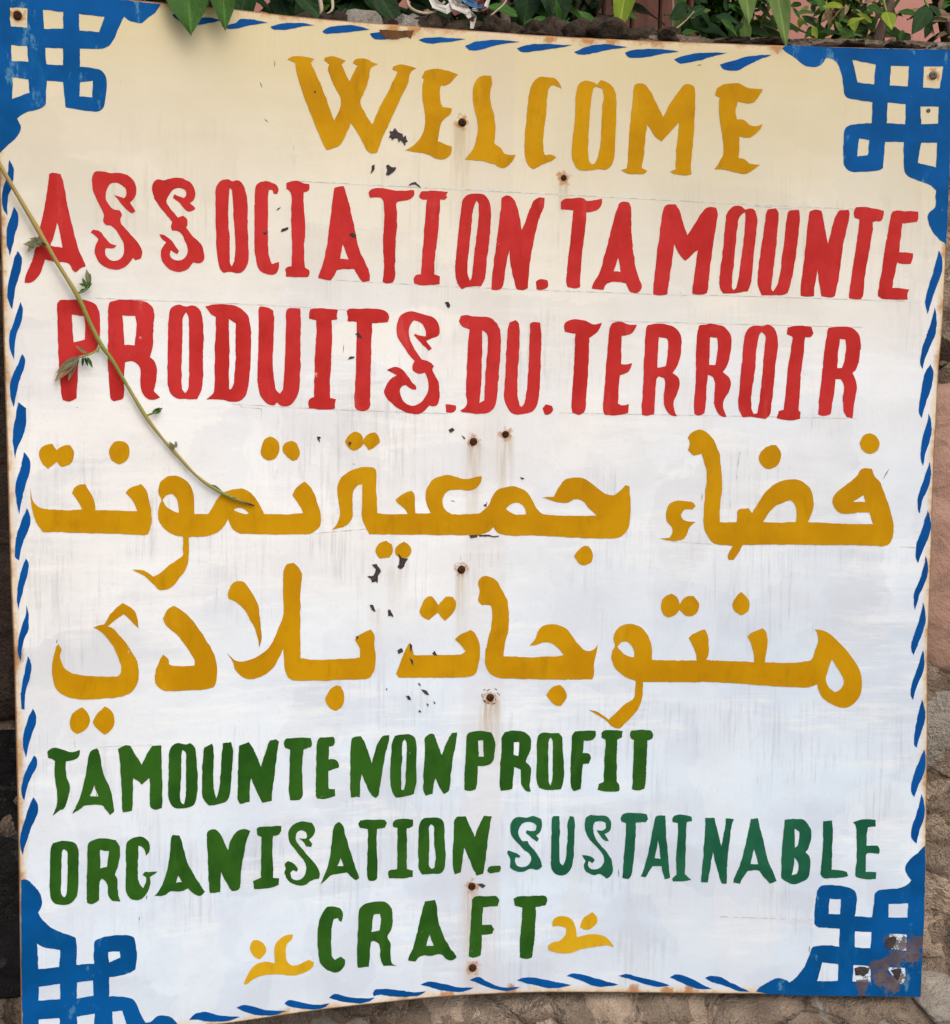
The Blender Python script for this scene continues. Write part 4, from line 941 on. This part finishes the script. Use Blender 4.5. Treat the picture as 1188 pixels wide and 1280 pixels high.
sA = shrub('leafy_shrub', 'dark leafy shrub above the left corner of the sign with two broad hanging leaves', at(150, 0, .3).x, .30, 12, .42, .30, ['dark', 'dark', 'dark', 'green'], .05, .10, 24, 11, group=g0)
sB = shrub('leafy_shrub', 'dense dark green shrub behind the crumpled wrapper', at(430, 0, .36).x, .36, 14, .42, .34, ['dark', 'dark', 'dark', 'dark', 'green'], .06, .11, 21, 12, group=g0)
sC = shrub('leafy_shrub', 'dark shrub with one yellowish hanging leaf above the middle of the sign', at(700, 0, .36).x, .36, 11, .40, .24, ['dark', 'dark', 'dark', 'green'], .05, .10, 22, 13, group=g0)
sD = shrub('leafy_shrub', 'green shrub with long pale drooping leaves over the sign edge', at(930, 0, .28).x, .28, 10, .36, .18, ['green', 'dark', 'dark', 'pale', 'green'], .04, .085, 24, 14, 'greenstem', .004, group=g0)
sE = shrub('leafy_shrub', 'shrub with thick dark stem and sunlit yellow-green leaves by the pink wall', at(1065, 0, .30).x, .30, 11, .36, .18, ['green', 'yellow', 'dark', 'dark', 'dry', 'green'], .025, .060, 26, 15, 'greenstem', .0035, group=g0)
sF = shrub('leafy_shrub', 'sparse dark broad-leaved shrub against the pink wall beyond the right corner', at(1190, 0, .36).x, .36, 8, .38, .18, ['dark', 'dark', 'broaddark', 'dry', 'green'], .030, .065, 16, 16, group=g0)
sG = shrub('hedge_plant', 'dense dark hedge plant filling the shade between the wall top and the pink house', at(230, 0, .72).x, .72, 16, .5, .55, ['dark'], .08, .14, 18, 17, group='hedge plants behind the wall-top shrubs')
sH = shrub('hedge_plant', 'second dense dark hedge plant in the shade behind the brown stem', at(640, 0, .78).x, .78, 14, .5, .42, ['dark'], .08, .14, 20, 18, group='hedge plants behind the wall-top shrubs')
fc = Vector((0, -1, .35))
rl = random.Random(31)
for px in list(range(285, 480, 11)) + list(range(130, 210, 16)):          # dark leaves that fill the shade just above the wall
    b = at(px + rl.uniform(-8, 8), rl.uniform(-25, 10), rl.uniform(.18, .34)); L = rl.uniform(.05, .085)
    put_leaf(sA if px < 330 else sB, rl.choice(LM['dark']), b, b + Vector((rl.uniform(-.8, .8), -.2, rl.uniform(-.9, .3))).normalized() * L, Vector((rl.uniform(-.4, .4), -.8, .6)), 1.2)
def hero(s, kind, tip, base, Y, w=1.0, Yb=None, stem=True):
    T, B = at(*tip, Y), at(*base, Yb if Yb is not None else Y + .02)
    put_leaf(s, LM[kind][0], B, T, fc, w)
    if stem:
        r0 = s.location + Vector((0, 0, .12))
        tube('stem', [r0, r0.lerp(B, .5) + Vector((0, 0, .06)), B + Vector((0, .02, .02)), B + (T - B) * .04], [.004, .003, .002, .0015], M['greenstem'], s, 6)
hero(sA, 'broad', (238, 38), (231, -58), -.196, .92, -.165)
hero(sA, 'broad', (281, 33), (276, -52), -.176, .62, -.145)
hero(sC, 'broadyellow', (772, 40), (790, -45), .04, .75, .06)
hero(sD, 'broadpale', (985, 55), (966, -35), -.004, .75, .03)
hero(sD, 'broadpale', (938, 27), (929, -40), -.02, 1.1)
hero(sF, 'broaddark', (1142, 40), (1162, 8), .12, .8)
hero(sE, 'broadyellow', (1116, 34), (1108, 14), .08, 1.4)
hero(sB, 'broaddark', (700, 36), (690, -60), .16, .8)
hero(sB, 'broaddark', (655, 30), (668, -60), .18, .8)
for (x0, x1, n, kk, l0, l1, par) in ((1000, 1112, 80, ['yellow', 'green', 'dry', 'dark', 'green', 'pale'], .014, .034, sE), (850, 940, 44, ['green', 'dark', 'dark', 'pale'], .02, .045, sD),
                                 (1118, 1192, 24, ['dark', 'dark', 'green', 'dry'], .018, .036, sF), (640, 790, 30, ['dark', 'green'], .025, .05, sC)):
    for _ in range(n):
        b = at(rl.uniform(x0, x1), rl.uniform(2, 56), rl.uniform(.13, .26)); L = rl.uniform(l0, l1)
        put_leaf(par, rl.choice(LM[rl.choice(kk)]), b, b + Vector((rl.uniform(-1, 1), rl.uniform(-.6, .2), rl.uniform(-.9, .7))).normalized() * L, Vector((rl.uniform(-.6, .6), -.7, .6)), rl.uniform(.9, 1.4))
# woody stems
tube('stem', [at(1095, 66, .16), at(1100, 40, .16), at(1110, 15, .16), at(1118, -30, .17), at(1122, -120, .2)], [.0075, .007, .006, .0055, .005], M['bark'], sE, 10)
tube('stem', [at(634, 50, .2), at(632, 20, .2), at(631, -60, .22), at(636, -150, .24)], [.008, .0075, .0065, .006], M['bark'], sC, 10)
tube('stem', [at(838, 58, .2), at(842, 20, .2), at(838, -60, .2)], [.0016, .0016, .0014], M['drystem'], sD, 6)
tube('stem', [at(820, 50, .12), at(842, 38, .11), at(858, 25, .12), at(868, 14, .12)], [.0013, .0013, .001, .001], M['drystem'], sD, 6)
tube('stem', [at(608, 24, .10), at(620, 14, .1), at(632, 2, .11), at(640, -20, .12)], [.0016, .0013, .001, .001], M['drystem'], sB, 6)
tube('stem', [at(508, -10, .07), at(512, 8, .06), at(528, 16, .06), at(545, 14, .06), at(556, 2, .07)], [.002, .0022, .002, .002, .002], M['drystem'], sB, 6)
tube('stem', [at(398, -12, .07), at(402, 10, .06), at(400, 18, .06)], [.003, .003, .001], M['drystem'], sB, 6)
tube('stem', [at(414, -12, .07), at(416, 10, .06), at(409, 17, .06)], [.002, .002, .001], M['drystem'], sB, 6)

# crumpled plastic wrapper caught on the wall top
def wrapper():
    s = empty('plastic_wrapper', at(590, 22, .07)); tag(s, 'crumpled white plastic wrapper with blue and red print on the wall top', 'litter')
    def piece(name, pts, wd, mat, sd):
        bm = bmesh.new(); prev = None
        for i, (px, py) in enumerate(pts):
            c = at(px, py, .055 + .012 * math.sin(i * 2.1 + sd)) - s.location
            d = (Vector(pts[min(i + 1, len(pts) - 1)]) - Vector(pts[max(0, i - 1)])).normalized()
            nn = (RIGHT * -d.y * -1 + UP * -d.x * -1).normalized() if False else (RIGHT * d.y + UP * d.x).normalized()
            rg = []
            for q in range(4):
                f = (q - 1.5) / 1.5
                rg.append(bm.verts.new(c + nn * f * wd * .5 * (1 if 0 < i < len(pts) - 1 else .5) + Vector((0, .006 * noise.noise(Vector((i * 2.3, q * 1.7, sd))), 0))))
            if prev:
                for q in range(3): bm.faces.new((prev[q], prev[q + 1], rg[q + 1], rg[q]))
            prev = rg
        o = mesh_obj(name, bm, mat, s); so = o.modifiers.new('t', 'SOLIDIFY'); so.thickness = .0008
    W, B, Rd = plain('white_plastic', (.62, .58, .52), .35), plain('blue_plastic', (.10, .25, .48), .35), plain('red_plastic', (.42, .13, .10), .35)
    piece('fold', [(536, -8), (545, 6), (558, 12), (572, 2), (580, -10)], .012, W, 1)
    piece('fold', [(560, -6), (568, 8), (585, 14), (592, 22), (590, 36)], .009, W, 2)
    piece('fold', [(588, 22), (582, 12), (572, 6), (566, -6)], .010, W, 5)
    piece('print', [(572, -8), (584, 0), (594, 6), (603, 8)], .010, B, 3)
    piece('print', [(596, -10), (600, 0), (603, 8), (607, 12)], .010, Rd, 4)
    piece('fold', [(590, 12), (600, 12), (608, 8), (612, -4)], .005, W, 6)
wrapper()

# ------------------------------------------------------------------ vine trailing across the sign
def front(px, py, gap):
    X, Z = on_sheet(px, py); p = Vector((X, bend(X), Z))
    r = (p - CAM).normalized()
    return p - r * (gap / max(.3, -r.dot(nrm(X))))
VROOT = at(-190, 20, .2)
M['vine'] = vine_mat()
vine = empty('trailing_vine', VROOT); tag(vine, 'thin green vine shoot trailing diagonally across the left of the sign', 'vine')
vp = [(0, 206, .012), (24, 247, .011), (47, 286, .010), (72, 329, .010), (96, 368, .010), (112, 402, .009), (126, 430, .008), (141, 451, .008), (155, 475, .007), (182, 520, .007), (203, 548, .006),
      (220, 567, .006), (245, 594, .006), (270, 612, .006), (295, 624, .005), (318, 632, .004)]
vpts = [VROOT + Vector((0, 0, -.02)), at(-150, 0, .0), at(-90, 50, -.22), at(-45, 125, -.30)] + [front(*p) for p in vp]
vr = [k * .78 for k in [.0045, .0045, .0042, .004] + [.0030, .0030, .0036, .0029, .0036, .0027, .0035, .0026, .0025, .0030, .0022, .0029, .0022, .0029, .0024, .0011]]
tube('stem', vpts, vr, M['vine'], vine, 8)
def vleaf(kind, b, t, gap, w=1.0, v=0, gap2=None):
    put_leaf(vine, LM[kind][v], front(*b, gap), front(*t, gap if gap2 is None else gap2), Vector((0.2, -1, .3)), w)
def twig(pts, r, mat='greenstem'):
    tube('twig', [front(*p) for p in pts], [r] * (len(pts) - 1) + [r * .5], M[mat], vine, 6)
for b, t in (((56, 304), (38, 297)), ((52, 305), (30, 304)), ((45, 303), (34, 314)), ((48, 300), (42, 296))): vleaf('grey', b, t, .011, 1.2)
vleaf('dark', (58, 306), (47, 303), .012, 1.0)
twig([(98, 366, .010), (106, 363, .010), (112, 355, .010)], .0011)
for b, t, k in (((108, 359), (103, 347), 'green'), ((110, 357), (113, 341), 'green'), ((109, 358), (99, 354), 'green'), ((112, 356), (108, 336), 'grey'), ((106, 362), (115, 353), 'dark'), ((100, 364), (110, 361), 'dark')): vleaf(k, b, t, .010, 1.0)
twig([(126, 432, .009), (118, 440, .009), (104, 445, .009), (92, 447, .009)], .0012, 'vine')
for b, t, k in (((98, 446), (68, 476), 'dry'), ((95, 447), (85, 476), 'dry'), ((100, 446), (70, 465), 'grey'), ((110, 443), (95, 432), 'dry'), ((104, 446), (103, 458), 'dark'), ((109, 446), (116, 460), 'green'), ((106, 446), (110, 458), 'dark'), ((98, 447), (97, 456), 'green'), ((124, 435), (121, 442), 'dry')): vleaf(k, b, t, .010, 1.0, 2)
twig([(182, 520, .007), (190, 517, .008), (197, 515, .008)], .0010)
for b, t, k in (((190, 517), (204, 509), 'green'), ((194, 517), (202, 513), 'green'), ((195, 513), (200, 509), 'dark')): vleaf(k, b, t, .008, 1.1)
for b, t, k in (((218, 562), (212, 552), 'grey'), ((220, 560), (220, 551), 'grey'), ((217, 560), (213, 556), 'dry')): vleaf(k, b, t, .010, 1.3)
for b, t in (((262, 606), (278, 613)), ((270, 611), (258, 604)), ((288, 622), (300, 625))): vleaf('grey', b, t, .007, .8, 2)
for o in C.objects:
    if o.type == 'MESH' and o.name.startswith('leaf') and o.parent is None: print('stray', o.name)
